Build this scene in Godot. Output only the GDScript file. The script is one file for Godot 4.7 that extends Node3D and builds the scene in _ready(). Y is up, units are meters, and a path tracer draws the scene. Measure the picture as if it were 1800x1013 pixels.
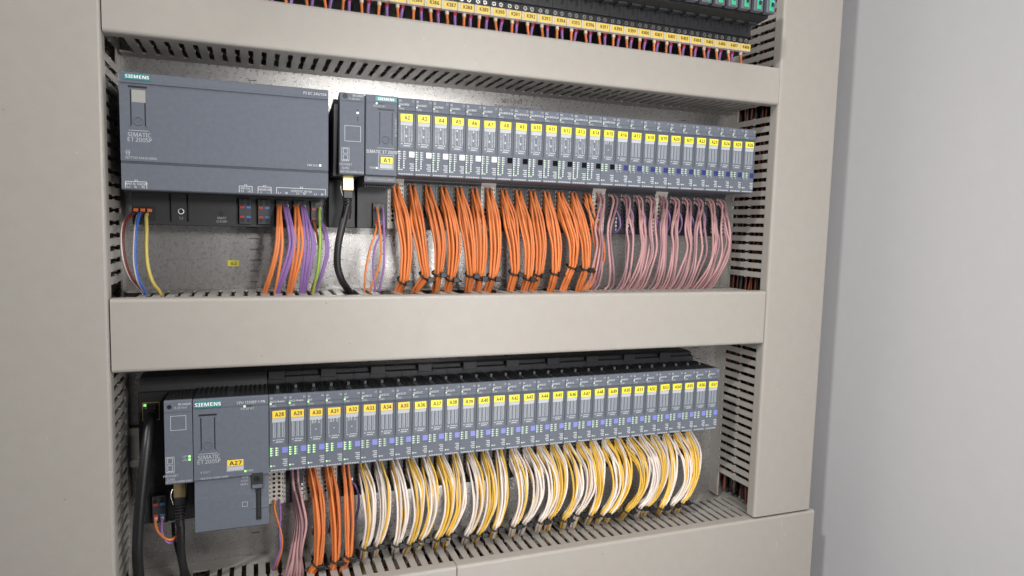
extends Node3D
# An open control cabinet. Shapes are written in millimetres (x right, y up, z out of the mounting plate) and stored in metres.
const MM := 0.001
var M := {}
var taken := {}
var rng := RandomNumberGenerator.new()
var font: SystemFont
var bold: SystemFont
var text_cache := {}

# ---------- mesh helpers ----------
func mb() -> SurfaceTool:
	var st := SurfaceTool.new()
	st.begin(Mesh.PRIMITIVE_TRIANGLES)
	return st

func tri(st: SurfaceTool, a: Vector3, b: Vector3, c: Vector3, out: Vector3) -> void:
	var n := (a - c).cross(a - b)
	if n.dot(out) < 0.0:
		var t := b; b = c; c = t
		n = -n
	n = n.normalized()
	for p in [a, b, c]:
		st.set_normal(n)
		st.add_vertex(p * MM)

func quad(st: SurfaceTool, a: Vector3, b: Vector3, c: Vector3, d: Vector3, out: Vector3) -> void:
	tri(st, a, b, c, out)
	tri(st, a, c, d, out)

func quad_uv(st: SurfaceTool, x0: float, y0: float, x1: float, y1: float, z: float) -> void:
	var p := [Vector3(x0, y1, z), Vector3(x1, y1, z), Vector3(x1, y0, z), Vector3(x0, y0, z)]
	var uv := [Vector2(0, 0), Vector2(1, 0), Vector2(1, 1), Vector2(0, 1)]
	for k in [0, 1, 2, 0, 2, 3]:
		st.set_normal(Vector3(0, 0, 1)); st.set_uv(uv[k]); st.add_vertex(p[k] * MM)

func box(st: SurfaceTool, x0: float, y0: float, z0: float, x1: float, y1: float, z1: float, c := 0.0) -> void:
	var lo := Vector3(x0, y0, z0)
	var hi := Vector3(x1, y1, z1)
	c = minf(c, 0.45 * minf(x1 - x0, minf(y1 - y0, z1 - z0)))
	var at := func(s: Vector3, ax: int) -> Vector3:
		var p := Vector3.ZERO
		for k in 3:
			var i := 0.0 if k == ax else c
			p[k] = hi[k] - i if s[k] > 0 else lo[k] + i
		return p
	for ax in 3:
		var a1 := (ax + 1) % 3
		var a2 := (ax + 2) % 3
		for s in [-1.0, 1.0]:
			var q := []
			for e in [[-1.0, -1.0], [1.0, -1.0], [1.0, 1.0], [-1.0, 1.0]]:
				var v := Vector3.ZERO
				v[ax] = s; v[a1] = e[0]; v[a2] = e[1]
				q.append(at.call(v, ax))
			var o := Vector3.ZERO
			o[ax] = s
			quad(st, q[0], q[1], q[2], q[3], o)
	if c <= 0.0:
		return
	for ax in 3:
		var a1 := (ax + 1) % 3
		var a2 := (ax + 2) % 3
		for s1 in [-1.0, 1.0]:
			for s2 in [-1.0, 1.0]:
				var v := Vector3.ZERO
				v[a1] = s1; v[a2] = s2
				var lo_v := v; lo_v[ax] = -1.0
				var hi_v := v; hi_v[ax] = 1.0
				quad(st, at.call(lo_v, a1), at.call(hi_v, a1), at.call(hi_v, a2), at.call(lo_v, a2), v)
	for sx in [-1.0, 1.0]:
		for sy in [-1.0, 1.0]:
			for sz in [-1.0, 1.0]:
				var v := Vector3(sx, sy, sz)
				tri(st, at.call(v, 0), at.call(v, 1), at.call(v, 2), v)

# extrudes a polygon along an axis: 0 takes (y, z), 1 takes (x, z), 2 takes (x, y)
func prism(st: SurfaceTool, pts: Array, axis: int, a0: float, a1: float) -> void:
	var put := func(p: Vector2, a: float) -> Vector3:
		if axis == 0: return Vector3(a, p.x, p.y)
		if axis == 1: return Vector3(p.x, a, p.y)
		return Vector3(p.x, p.y, a)
	var poly := PackedVector2Array(pts)
	var area := 0.0
	for i in poly.size():
		area += poly[i].cross(poly[(i + 1) % poly.size()])
	var idx := Geometry2D.triangulate_polygon(poly)
	var cap := Vector3.ZERO
	cap[axis] = 1.0
	for i in range(0, idx.size(), 3):
		tri(st, put.call(poly[idx[i]], a1), put.call(poly[idx[i + 1]], a1), put.call(poly[idx[i + 2]], a1), cap)
		tri(st, put.call(poly[idx[i]], a0), put.call(poly[idx[i + 1]], a0), put.call(poly[idx[i + 2]], a0), -cap)
	for i in poly.size():
		var p := poly[i]
		var q := poly[(i + 1) % poly.size()]
		var d := (q - p) * signf(area)
		var o2 := Vector2(d.y, -d.x)
		var o: Vector3 = put.call(o2, 0.0)
		quad(st, put.call(p, a0), put.call(q, a0), put.call(q, a1), put.call(p, a1), o)

func smooth(ctrl: Array, per := 5) -> Array:
	var out := []
	for i in ctrl.size() - 1:
		var p0: Vector3 = ctrl[maxi(i - 1, 0)]
		var p1: Vector3 = ctrl[i]
		var p2: Vector3 = ctrl[i + 1]
		var p3: Vector3 = ctrl[mini(i + 2, ctrl.size() - 1)]
		for k in per:
			out.append(p1.cubic_interpolate(p2, p0, p3, float(k) / per))
	out.append(ctrl[-1])
	return out

func tube(st: SurfaceTool, pts: Array, r: float, n := 7, closed := false, flat := 1.0) -> void:
	var rings := []
	var norms := []
	var up := Vector3(0.31, 0.2, 0.93).normalized()
	var m := pts.size()
	for i in m:
		var a: Vector3 = pts[(i - 1 + m) % m] if closed else pts[maxi(i - 1, 0)]
		var b: Vector3 = pts[(i + 1) % m] if closed else pts[mini(i + 1, m - 1)]
		var t := (b - a).normalized()
		var u := (up - t * up.dot(t)).normalized()
		if u.length() < 0.5:
			u = t.cross(Vector3(1, 0, 0)).normalized()
		var v := t.cross(u)
		up = u
		var ring := []
		var nn := []
		for k in n:
			var ang := TAU * k / n
			var d := u * cos(ang) + v * sin(ang) * flat
			ring.append(pts[i] + d * r)
			nn.append(d.normalized())
		rings.append(ring); norms.append(nn)
	for i in (m if closed else m - 1):
		var j := (i + 1) % m
		for k in n:
			var l := (k + 1) % n
			for w in [[i, k], [j, k], [j, l], [i, k], [j, l], [i, l]]:
				st.set_normal(norms[w[0]][w[1]]); st.add_vertex(rings[w[0]][w[1]] * MM)
	if not closed:
		for e in [[0, 1], [m - 1, m - 2]]:
			var o: Vector3 = pts[e[0]] - pts[e[1]]
			for k in n:
				tri(st, pts[e[0]], rings[e[0]][k], rings[e[0]][(k + 1) % n], o)

func cyl(st: SurfaceTool, a: Vector3, b: Vector3, r: float, n := 12) -> void:
	tube(st, [a, a.lerp(b, 0.5), b], r, n)

# a collar with a hole facing +z
func collar(st: SurfaceTool, c: Vector3, ri: float, ro: float, h: float, n := 10) -> void:
	for k in n:
		var a := TAU * k / n
		var b := TAU * (k + 1) / n
		var da := Vector3(cos(a), sin(a), 0)
		var db := Vector3(cos(b), sin(b), 0)
		var z := Vector3(0, 0, h)
		quad(st, c + da * ri + z, c + db * ri + z, c + db * ro + z, c + da * ro + z, Vector3(0, 0, 1))
		quad(st, c + da * ro, c + db * ro, c + db * ro + z, c + da * ro + z, da + db)
		quad(st, c + da * ri, c + db * ri, c + db * ri + z, c + da * ri + z, -da - db)

func disc(st: SurfaceTool, c: Vector3, r: float, n := 10) -> void:
	for k in n:
		var a := TAU * k / n
		var b := TAU * (k + 1) / n
		tri(st, c, c + Vector3(cos(a), sin(a), 0) * r, c + Vector3(cos(b), sin(b), 0) * r, Vector3(0, 0, 1))

func frame2d(st: SurfaceTool, x0: float, y0: float, x1: float, y1: float, z: float, w: float, open_bottom := false) -> void:
	box(st, x0, y0, z, x0 + w, y1, z + 0.06)
	box(st, x1 - w, y0, z, x1, y1, z + 0.06)
	box(st, x0 + w, y1 - w, z, x1 - w, y1, z + 0.06)
	if not open_bottom:
		box(st, x0 + w, y0, z, x1 - w, y0 + w, z + 0.06)

# ---------- scene helpers ----------
func numbered(called: String) -> String:
	var k: int = taken.get(called, 0)
	taken[called] = k + 1
	return called if k == 0 else "%s_%03d" % [called, k]

func obj(called: String, st, mat: Material, parent: Node = self, at := Vector3.ZERO) -> MeshInstance3D:
	var o := MeshInstance3D.new()
	o.name = numbered(called) if parent == self else called
	o.mesh = st.commit() if st is SurfaceTool else st
	o.material_override = mat
	o.position = at * MM
	if parent != self:
		var k := 0
		while parent.has_node(NodePath(o.name)):
			k += 1
			o.name = "%s_%03d" % [called, k]
	parent.add_child(o, true)
	return o

func thing(called: String, label: String, category: String, at := Vector3.ZERO, group := "") -> Node3D:
	var o := Node3D.new()
	o.name = numbered(called)
	add_child(o, true)
	o.position = at * MM
	tag(o, label, category, group)
	return o

func tag(o: Node, label: String, category: String, group := "") -> void:
	o.set_meta("label", label)
	o.set_meta("category", category)
	if group != "":
		o.set_meta("group", group)

func stuff(o: Node) -> void:
	o.set_meta("kind", "stuff")

func lettering(s: String, cap_mm: float, at: Vector3, mat: Material, parent: Node, align := 1, heavy := false, squeeze := 1.0) -> MeshInstance3D:
	var key := "%s|%.3f|%d|%s" % [s, cap_mm, align, heavy]
	if not text_cache.has(key):
		var t := TextMesh.new()
		t.text = s
		t.font = bold if heavy else font
		t.font_size = 24
		t.pixel_size = cap_mm * MM / (0.72 * 24.0)
		t.depth = 0.00004
		t.curve_step = 3.0
		t.horizontal_alignment = [HORIZONTAL_ALIGNMENT_LEFT, HORIZONTAL_ALIGNMENT_CENTER, HORIZONTAL_ALIGNMENT_RIGHT][align]
		t.vertical_alignment = VERTICAL_ALIGNMENT_CENTER
		text_cache[key] = t
	var o := obj("lettering", text_cache[key], mat, parent, at)
	o.scale = Vector3(squeeze, 1, 1)
	return o

# ---------- materials ----------
func lin(r: float, g: float, b: float) -> Color:
	return Color(r, g, b).linear_to_srgb()

func mat(r: float, g: float, b: float, rough := 0.5, metal := 0.0) -> StandardMaterial3D:
	var m := StandardMaterial3D.new()
	m.albedo_color = lin(r, g, b)
	m.roughness = rough
	m.metallic = metal
	return m

func glow(r: float, g: float, b: float, e: float) -> StandardMaterial3D:
	var m := mat(r, g, b, 0.4)
	m.emission_enabled = true
	m.emission = lin(r, g, b)
	m.emission_energy_multiplier = e
	return m

func noise_tex(freq: float, lo: Color, hi: Color, sd: int, octaves := 3, bump := 0.0) -> NoiseTexture2D:
	var n := FastNoiseLite.new()
	n.seed = sd
	n.frequency = freq
	n.fractal_octaves = octaves
	var t := NoiseTexture2D.new()
	t.width = 512; t.height = 512
	t.seamless = true
	t.noise = n
	if bump > 0.0:
		t.as_normal_map = true
		t.bump_strength = bump
	else:
		var g := Gradient.new()
		g.set_color(0, lo); g.set_color(1, hi)
		t.color_ramp = g
	return t

func textured(m: StandardMaterial3D, albedo: Texture2D, normal: Texture2D, scale: float, amount := 1.0) -> StandardMaterial3D:
	m.uv1_triplanar = true
	m.uv1_world_triplanar = true
	m.uv1_scale = Vector3.ONE * scale
	if albedo:
		m.albedo_texture = albedo
		m.albedo_color = Color.WHITE
	if normal:
		m.normal_enabled = true
		m.normal_texture = normal
		m.normal_scale = amount
	return m

func shade(r: float, g: float, b: float, k: float) -> Color:
	return lin(r * k, g * k, b * k)

func make_materials() -> void:
	var fine := noise_tex(0.09, Color.BLACK, Color.WHITE, 3, 3, 2.0)
	M.pvc = textured(mat(0.3, 0.3, 0.3, 0.42), noise_tex(0.012, shade(.343, .322, .293, .975), shade(.343, .322, .293, 1.02), 11, 5), fine, 9.0, 0.10)
	M.pvc_wall = textured(mat(0.3, 0.3, 0.3, 0.38), noise_tex(0.012, shade(.325, .307, .283, .97), shade(.325, .307, .283, 1.02), 12, 5), fine, 9.0, 0.10)
	M.pvc.roughness_texture = noise_tex(0.01, Color(0.75, 0.75, 0.75), Color(1, 1, 1), 13, 5)
	M.pvc.roughness = 0.5
	M.steel = textured(mat(0.55, 0.54, 0.52, 0.42, 0.74), noise_tex(0.09, shade(.45, .44, .43, .80), shade(.45, .44, .43, 1.13), 21, 4), noise_tex(0.12, Color.BLACK, Color.WHITE, 22, 3, 4.0), 14.0, 0.09)
	M.steel.roughness_texture = noise_tex(0.03, Color(0.72, 0.72, 0.72), Color(1, 1, 1), 23, 3)
	M.steel.roughness = 0.34
	M.paint = textured(mat(0.5, 0.5, 0.5, 0.45), noise_tex(0.01, shade(.49, .49, .502, .985), shade(.49, .49, .502, 1.01), 31, 4), noise_tex(0.06, Color.BLACK, Color.WHITE, 32, 3, 2.0), 6.0, 0.05)
	M.grey = textured(mat(.135, .15, .18, 0.5), noise_tex(0.02, shade(.119, .133, .163, .94), shade(.119, .133, .163, 1.06), 41, 4), noise_tex(0.22, Color.BLACK, Color.WHITE, 43, 3, 3.0), 18.0, 0.3)
	M.grey_low = mat(.115, .128, .155, 0.5)
	M.scuff = mat(.47, .45, .42, 0.6)
	M.collar_grey = mat(.075, .08, .09, 0.45)
	M.rail_grey = mat(.10, .112, .135, 0.5)
	M.grey.metallic_specular = 0.3
	M.dark = textured(mat(.02, .021, .024, 0.5), noise_tex(0.02, shade(.02, .0212, .024, .9), shade(.02, .0212, .024, 1.1), 42, 4), fine, 18.0, 0.3)
	M.base_dark = mat(.034, .036, .041, 0.45)
	M.base_white = mat(.50, .47, .43, 0.45)
	M.black = mat(.008, .008, .009, 0.5)
	M.hole = mat(.012, .011, .011, 0.8)
	M.gap = mat(.02, .021, .024, 0.7)
	M.teal = mat(.03, .20, .21, 0.4)
	M.white_print = mat(.62, .64, .66, 0.6)
	M.dim_print = mat(.42, .44, .47, 0.6)
	M.black_print = mat(.012, .012, .014, 0.6)
	M.tag_yellow = mat(.80, .70, .05, 0.45)
	M.tag_amber = mat(.80, .56, .06, 0.45)
	M.relay_label = mat(.80, .58, .11, 0.5)
	M.cream = mat(.60, .54, .45, 0.5)
	M.code_white = mat(.8, .8, .8, 0.5)
	M.code_black = mat(.006, .006, .008, 0.7)
	M.code_black.metallic_specular = 0.15
	M.code_blue = mat(.018, .025, .16, 0.5)
	M.code_lilac = mat(.19, .21, .56, 0.5)
	M.led = glow(.42, 1.0, .32, 0.65)
	M.led_dim = glow(.50, .62, .46, 0.12)
	M.led_soft = glow(.48, .66, .44, 0.06)
	M.led_white = glow(.85, 1.0, .8, 1.0)
	M.gold = mat(.62, .47, .24, 0.4, 1.0)
	M.bright_metal = mat(.7, .68, .64, 0.3, 1.0)
	M.screw = mat(.5, .49, .46, 0.35, 1.0)
	M.cable_black = mat(.012, .012, .013, 0.42)
	M.tie = mat(.006, .006, .007, 0.4)
	M.ring = mat(.62, .56, .50, 0.5)
	M.ring_dim = mat(.42, .39, .36, 0.5)
	M.blank_grey = mat(.30, .295, .28, 0.6)
	M.red = mat(.42, .03, .03, 0.45)
	M.blue = mat(.05, .17, .42, 0.45)
	M.lever_orange = mat(.72, .17, .035, 0.45)
	M.green_win = mat(.05, .42, .22, 0.4)
	M.cyan_dot = mat(.12, .45, .75, 0.4)
	M.ferrule_red = mat(.30, .012, .05, 0.45)
	M.violet = mat(.25, .135, .36, 0.45)
	M.wire_white = mat(.70, .62, .57, 0.42)
	M.wire_blue = mat(.05, .14, .48, 0.4)
	M.wire_brown = mat(.13, .022, .022, 0.4)
	M.wire_yellow = mat(.62, .50, .12, 0.42)
	M.wire_green = mat(.30, .46, .07, 0.42)
	var oranges := []; var pinks := []; var ambers := []; var whites := []
	for k in [0.88, 1.0, 1.1]:
		oranges.append(mat(.66 * k, .195 * k, .055 * k, 0.42))
		var dusk: float = k * (0.74 if k < 0.95 else 1.0)
		pinks.append(mat(.42 * dusk, .235 * dusk, (.235 if k > 0.95 else .27) * dusk, 0.45))
		ambers.append(mat(.76 * k, .47 * k, .07 * k, 0.4))
		whites.append(mat(.76 * k, .675 * k, .615 * k, 0.4))
	M.oranges = oranges; M.pinks = pinks; M.ambers = ambers; M.whites = whites
	for kind in ["digital", "analog", "short"]:
		M["print_" + kind] = print_material(kind)

# the fine terminal diagram printed on a module: dots and dashes far too small to read
func print_material(kind: String) -> StandardMaterial3D:
	var im := Image.create(60, 150, false, Image.FORMAT_RGB8)
	var ground := lin(.119, .133, .163)
	var ink := lin(.50, .53, .56)
	im.fill(ground)
	var r := RandomNumberGenerator.new()
	r.seed = kind.hash()
	if kind == "digital":
		for row in 16:
			for x in [6, 20, 44, 54]:
				im.fill_rect(Rect2i(x, 6 + row * 7, r.randi_range(2, 4), 4), ink)
		for x in [14, 38]:
			im.fill_rect(Rect2i(x, 4, 1, 110), ink)
		for y in [24, 76]:
			im.fill_rect(Rect2i(27, y, 6, 12), ink)
	elif kind == "analog":
		for row in 18:
			for x in [7, 13, 26, 32, 44, 51]:
				im.fill_rect(Rect2i(x + r.randi_range(0, 1), 5 + row * 6, 3, 4), ink)
	else:
		for row in 5:
			for x in [12, 24, 40]:
				im.fill_rect(Rect2i(x, 6 + row * 8, r.randi_range(5, 8), 4), ink)
		im.fill_rect(Rect2i(27, 76, 5, 6), ink)
		for row in 14:
			im.fill_rect(Rect2i(5, 6 + row * 8, 3, 4), ink)
			im.fill_rect(Rect2i(52, 6 + row * 8, 3, 4), ink)
	for x in [6, 46]:
		im.fill_rect(Rect2i(x, 124, 7, 5), ink)
	for k in 5:
		im.fill_rect(Rect2i(20 + k * 5, 122, 3, 6), ink)
		im.fill_rect(Rect2i(18 + k * 6, 134, 4, 7), ink)
	var m := StandardMaterial3D.new()
	m.albedo_texture = ImageTexture.create_from_image(im)
	m.roughness = 0.5
	return m

# ---------- camera, light ----------
func make_view() -> void:
	var cam := Camera3D.new()
	cam.name = "camera"
	cam.position = Vector3(-114.96, -104.81, 669.07) * MM
	cam.rotation = Vector3(-0.09099, -0.36251, 0.02583)
	cam.fov = 45.795
	cam.near = 0.01
	cam.far = 50.0
	add_child(cam)
	cam.current = true
	var e := Environment.new()
	e.background_mode = Environment.BG_COLOR
	e.background_color = lin(.055, .055, .06)
	e.tonemap_mode = Environment.TONE_MAPPER_LINEAR
	e.tonemap_exposure = 1.0
	e.sdfgi_enabled = true
	e.ssao_enabled = true
	e.ssil_enabled = true
	var we := WorldEnvironment.new()
	we.name = "world_environment"
	we.environment = e
	add_child(we)
	# room lamps: one from the upper left, one ceiling tube above, one soft lamp in front
	lamp("ceiling_lamp_light", Vector3(-2550, 2270, 2180), Vector3(250, -150, 60), Vector2(190, 190), 8.8, Color(1.0, 0.99, 0.975))
	lamp("ceiling_tube_light", Vector3(250, 1500, 640), Vector3(150, -150, 60), Vector2(1200, 60), 1.3, Color(1.0, 0.995, 0.985))
	lamp("tall_lamp_light", Vector3(185, -230, 580), Vector3(185, -230, 0), Vector2(90, 1000), 0.37, Color(1.0, 0.99, 0.98))
	lamp("front_lamp_light", Vector3(50, 10, 630), Vector3(60, -20, 0), Vector2(70, 70), 0.15, Color(1.0, 0.99, 0.98))

func lamp(called: String, at: Vector3, to: Vector3, size: Vector2, energy: float, tint: Color) -> void:
	var l := AreaLight3D.new()
	l.name = called
	l.area_size = size * MM
	l.area_normalize_energy = true
	l.light_energy = energy
	l.light_color = tint
	l.area_range = 12.0
	l.shadow_enabled = true
	add_child(l)
	l.look_at_from_position(at * MM, to * MM, Vector3(0, 1, 0.01))

# ---------- structure: plate, side panel, ducts ----------
const XL := -218.4
const XR := 402.0
const XR2 := 481.9
const ZF := 82.4

func plate_and_panel() -> void:
	var p := thing("mounting_plate", "bare galvanized steel mounting plate behind the modules and cable ducts", "mounting plate")
	var st := mb()
	box(st, -330, -560, -3, 540, 240, 0, 0.5)
	obj("sheet", st, M.steel, p)
	lettering("5051.043", 4.4, Vector3(133, 22.3, 0.05), M.black_print, p, 1, false, 0.95)
	lettering("800x2000 mm", 4.4, Vector3(133.5, 15.6, 0.05), M.black_print, p, 1, false, 0.95)
	for k in 7:
		var d := mb()
		var y := -112.5 - 9.95 * k
		box(d, -118.7, y - 0.35, 0, -111.4 if k != 3 else -108.4, y + 0.35, 0.12)
		obj("scale_mark", d, M.black_print, p)
	for e in [[-119.3, 18.9], [371.5, -243.3], [374.5, -256.2], [-119.5, -402.0], [338, 19]]:
		var d := mb()
		box(d, e[0], e[1] - 0.35, 0, e[0] + 7.2, e[1] + 0.35, 0.12)
		obj("scale_mark", d, M.black_print, p)
	var w := mb()
	box(w, 560, -700, -40, 563, 400, 700, 0.5)
	tag(obj("cabinet_side_panel", w, M.paint), "plain light grey painted cabinet side panel at the right of the cable ducts", "side panel")
	var t := thing("sticker", "small yellow sticker reading G2 on the bare steel plate", "sticker", Vector3(-132.9, -145.3, 0))
	var s := mb()
	box(s, -4.8, -2.7, 0, 4.8, 2.7, 0.2, 0.05)
	obj("film", s, M.tag_yellow, t)
	lettering("G2", 3.2, Vector3(0.4, 0, 0.25), M.black_print, t, 1, true)
	# top-hat rail of the lower row and of the upper row
	for d in [[-307.6, "left end of the steel mounting rail of the lower module row", -229.0, 372.0], [-55.0, "steel mounting rail hidden behind the upper module row", -216.0, 392.0]]:
		var r := mb()
		var prof := []
		for q in [[-17.5, 6.3], [-17.5, 7.5], [-11.3, 7.5], [-11.3, 1.2], [11.3, 1.2], [11.3, 7.5], [17.5, 7.5], [17.5, 6.3], [12.5, 6.3], [12.5, 0], [-12.5, 0], [-12.5, 6.3]]:
			prof.append(Vector2(d[0] + q[0], q[1]))
		prism(r, prof, 0, d[2], d[3])
		tag(obj("mounting_rail", r, M.bright_metal), d[1], "mounting rail")

func finger_mesh(wide: float) -> ArrayMesh:
	var st := mb()
	var h := wide / 2.0
	var r := []
	for q in [[h, 16.5], [h, 42.0], [h + 0.95, 43.0], [h + 0.95, 45.0], [h, 46.0], [h, 70.3], [h + 0.6, 71.6], [h + 1.0, 72.3]]:
		r.append(Vector2(q[0], q[1]))
	for k in range(7, -1, -1):
		r.append(Vector2(-r[k].x, r[k].y))
	prism(st, r, 1, -0.8, 0.8)
	return st.commit()

# a slotted wall: fingers along a line. upright walls have their fingers stacked in y.
func duct_wall(t: Node3D, upright: bool, at: float, a0: float, a1: float, pitch: float, start: float, gone: Array, slots := true, joined := false) -> void:
	var st := mb()
	var base_z := 16.5 if slots else 80.5
	if upright: box(st, at - 0.8, a0, 0.2, at + 0.8, a1, base_z)
	else: box(st, a0, at - 0.8, 0.2, a1, at + 0.8, base_z)
	obj("wall_strip", st, M.pvc_wall, t)
	if not slots:
		return
	var s2 := mb()
	if upright: box(s2, at - 0.8, a0, 72.3, at + 0.8, a1, 80.5)
	else: box(s2, a0, at - 0.8, 72.3, a1, at + 0.8, 80.5)
	obj("wall_rim", s2, M.pvc_wall, t)
	var mesh := finger_mesh(pitch - 4.0)
	var row := mb()
	var s := start
	while s < a1 - 4.0:
		var skip := false
		for g in gone:
			if s > g[0] and s < g[1]: skip = true
		if joined and not skip and s > a0 + 2.0:
			row.append_from(mesh, 0, Transform3D(Basis(), Vector3(s, at, 0) * MM))
		elif not skip and s > a0 + 2.0:
			var f := obj("finger", mesh, M.pvc_wall, t, Vector3(at, s, 0) if upright else Vector3(s, at, 0))
			if upright:
				f.rotation.z = PI / 2
		s += pitch
	if joined:
		stuff(obj("finger_row", row, M.pvc_wall, t))

func duct_cover(t: Node3D, upright: bool, lo: float, hi: float, a0: float, a1: float, called := "cover") -> void:
	var st := mb()
	var p := []
	# a shallow channel with rounded shoulders: (across, z)
	for q in [[lo, 70.5], [lo + 0.9, 70.5], [lo + 0.9, ZF - 1.4], [hi - 0.9, ZF - 1.4], [hi - 0.9, 70.5], [hi, 70.5], [hi, ZF - 2.6], [hi - 0.45, ZF - 1.2], [hi - 1.2, ZF - 0.4], [hi - 2.6, ZF], [lo + 2.6, ZF], [lo + 1.2, ZF - 0.4], [lo + 0.45, ZF - 1.2], [lo, ZF - 2.6]]:
		p.append(Vector2(q[0], q[1]))
	prism(st, p, 1 if upright else 0, a0, a1)
	obj(called, st, M.pvc, t)

func duct_wires(label: String, upright: bool, lo: float, hi: float, a0: float, a1: float, n: int, sd: int, r: float, m: Material, deep: float) -> void:
	rng.seed = sd
	var st := mb()
	for k in n:
		var c := []
		var u := rng.randf_range(lo + 7, hi - 7)
		var z := rng.randf_range(6, deep)
		for j in 7:
			var a := lerpf(a0, a1, j / 6.0)
			var uu := clampf(u + rng.randf_range(-5, 5), lo + r + 1, hi - r - 1)
			var zz := clampf(z + rng.randf_range(-6, 6), 4, 66)
			c.append(Vector3(uu, a, zz) if upright else Vector3(a, uu, zz))
		tube(st, smooth(c, 4), r, 6)
	var o := obj("duct_wires", st, m)
	tag(o, label, "wires")
	stuff(o)

func ducts() -> void:
	# upright ducts
	var l := thing("cable_duct", "broad upright stone grey cable duct left of the power supply, running the full height", "cable duct")
	duct_wall(l, true, XL - 1.3, -560, 240, 10.0, -555.6, [[-421, -411], [-169, -160], [20, 30]])
	duct_wall(l, true, -328.5, -560, 240, 10, 0, [], false)
	duct_cover(l, true, -330.0, XL, -560, 240)
	var r := thing("cable_duct", "upright stone grey cable duct on the right, standing on the lowest cross duct", "cable duct")
	duct_wall(r, true, XR + 1.3, -420.5, 240, 9.85, -407.6, [[-421, -395], [-172, -155], [17, 30]])
	duct_wall(r, true, XR2 - 1.3, -420.5, 240, 10, 0, [], false)
	duct_cover(r, true, XR, XR2, -420.6, 240)
	# cross ducts
	var t := thing("cable_duct", "narrow stone grey cross duct between the relays and the upper modules", "cable duct")
	duct_wall(t, false, 30.1, XL + 1, XR - 1.5, 10.2, -203.0, [])
	duct_wall(t, false, 65.9, XL + 1, XR - 1.5, 10.2, -203.0, [], true, true)
	duct_cover(t, false, 28.8, 67.1, XL + 0.7, XR - 0.9)
	var m := thing("cable_duct", "stone grey cross duct between the upper and lower module rows", "cable duct")
	var gone := [[-216, -206], [-41, -32.5], [-6, 5]]
	for x in [16.5, 33.5, 67, 97, 110, 131, 152, 185]:
		gone.append([x, x + 9.6])
	duct_wall(m, false, -169.2, XL + 1, XR - 1.5, 10.3, -199.2, gone)
	duct_wall(m, false, -223.9, XL + 1, XR - 1.5, 10.3, -199.2, [], true, true)
	duct_cover(m, false, -225.1, -167.9, XL + 0.8, XR - 2.2)
	var b := thing("cable_duct", "lowest stone grey cross duct with a joint in its cover", "cable duct")
	duct_wall(b, false, -424.5, XL + 1, 486, 10.25, -213.2, [[-171, -159]])
	duct_wall(b, false, -521, XL + 1, 486, 10, 0, [], false)
	duct_cover(b, false, -522.5, -423.2, XL + 0.8, 59.4)
	duct_cover(b, false, -522.3, -423.0, 60.3, 488.5)
	for e in [[441, -437, 0.5, 7.0], [447, -448, 0.7, 4.0], [436, -462, 0.5, 9.0], [330, -452, 2.2, 0.35], [392.5, -216, 0.4, 5.0]]:
		var sc := mb()
		box(sc, e[0], e[1], ZF, e[0] + e[2], e[1] + e[3], ZF + 0.03)
		obj("scuff", sc, M.scuff, m if e[1] > -300 else b)
	rng.seed = 909
	for k in 34:
		var sc := mb()
		var d: Node3D = [l, r, t, m, b][k % 5]
		var x: float = [rng.randf_range(-300, -225), rng.randf_range(408, 474), rng.randf_range(-200, 390), rng.randf_range(-200, 380), rng.randf_range(80, 470)][k % 5]
		var y: float = [rng.randf_range(-400, 60), rng.randf_range(-400, 60), rng.randf_range(33, 62), rng.randf_range(-218, -174), rng.randf_range(-490, -430)][k % 5]
		var w := rng.randf_range(0.3, 1.1)
		var h := rng.randf_range(0.3, 1.6)
		prism(sc, [Vector2(x, y), Vector2(x + w, y + h * 0.3), Vector2(x + w * 1.1, y + h), Vector2(x + 0.2, y + h * 0.8)], 2, ZF - 0.1, ZF + 0.03)
		obj("scuff", sc, M.scuff if k % 3 else M.grey_low, d)
	var rust := mat(.16, .045, .025, 0.5)
	duct_wires("dark cables lying inside the right upright duct, seen through its slots", true, XR + 5, XR + 46, -416, 235, 22, 5, 3.0, M.cable_black, 62)
	duct_wires("rust coloured wires lying inside the right upright duct among dark cables", true, XR + 3, XR + 22, -416, 235, 8, 15, 1.2, rust, 56)
	duct_wires("rust coloured wires lying inside the narrow duct under the relays", false, 37, 58, -214, 398, 42, 6, 1.5, rust, 68)
	duct_wires("rust coloured wires lying inside the cross duct under the upper modules", false, -200, -178, -214, 398, 42, 7, 1.5, rust, 68)
	duct_wires("rust coloured wires lying inside the lowest cross duct", false, -462, -436, -214, 470, 42, 8, 1.5, rust, 68)

# ---------- modules ----------
var module_shapes := {}

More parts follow.
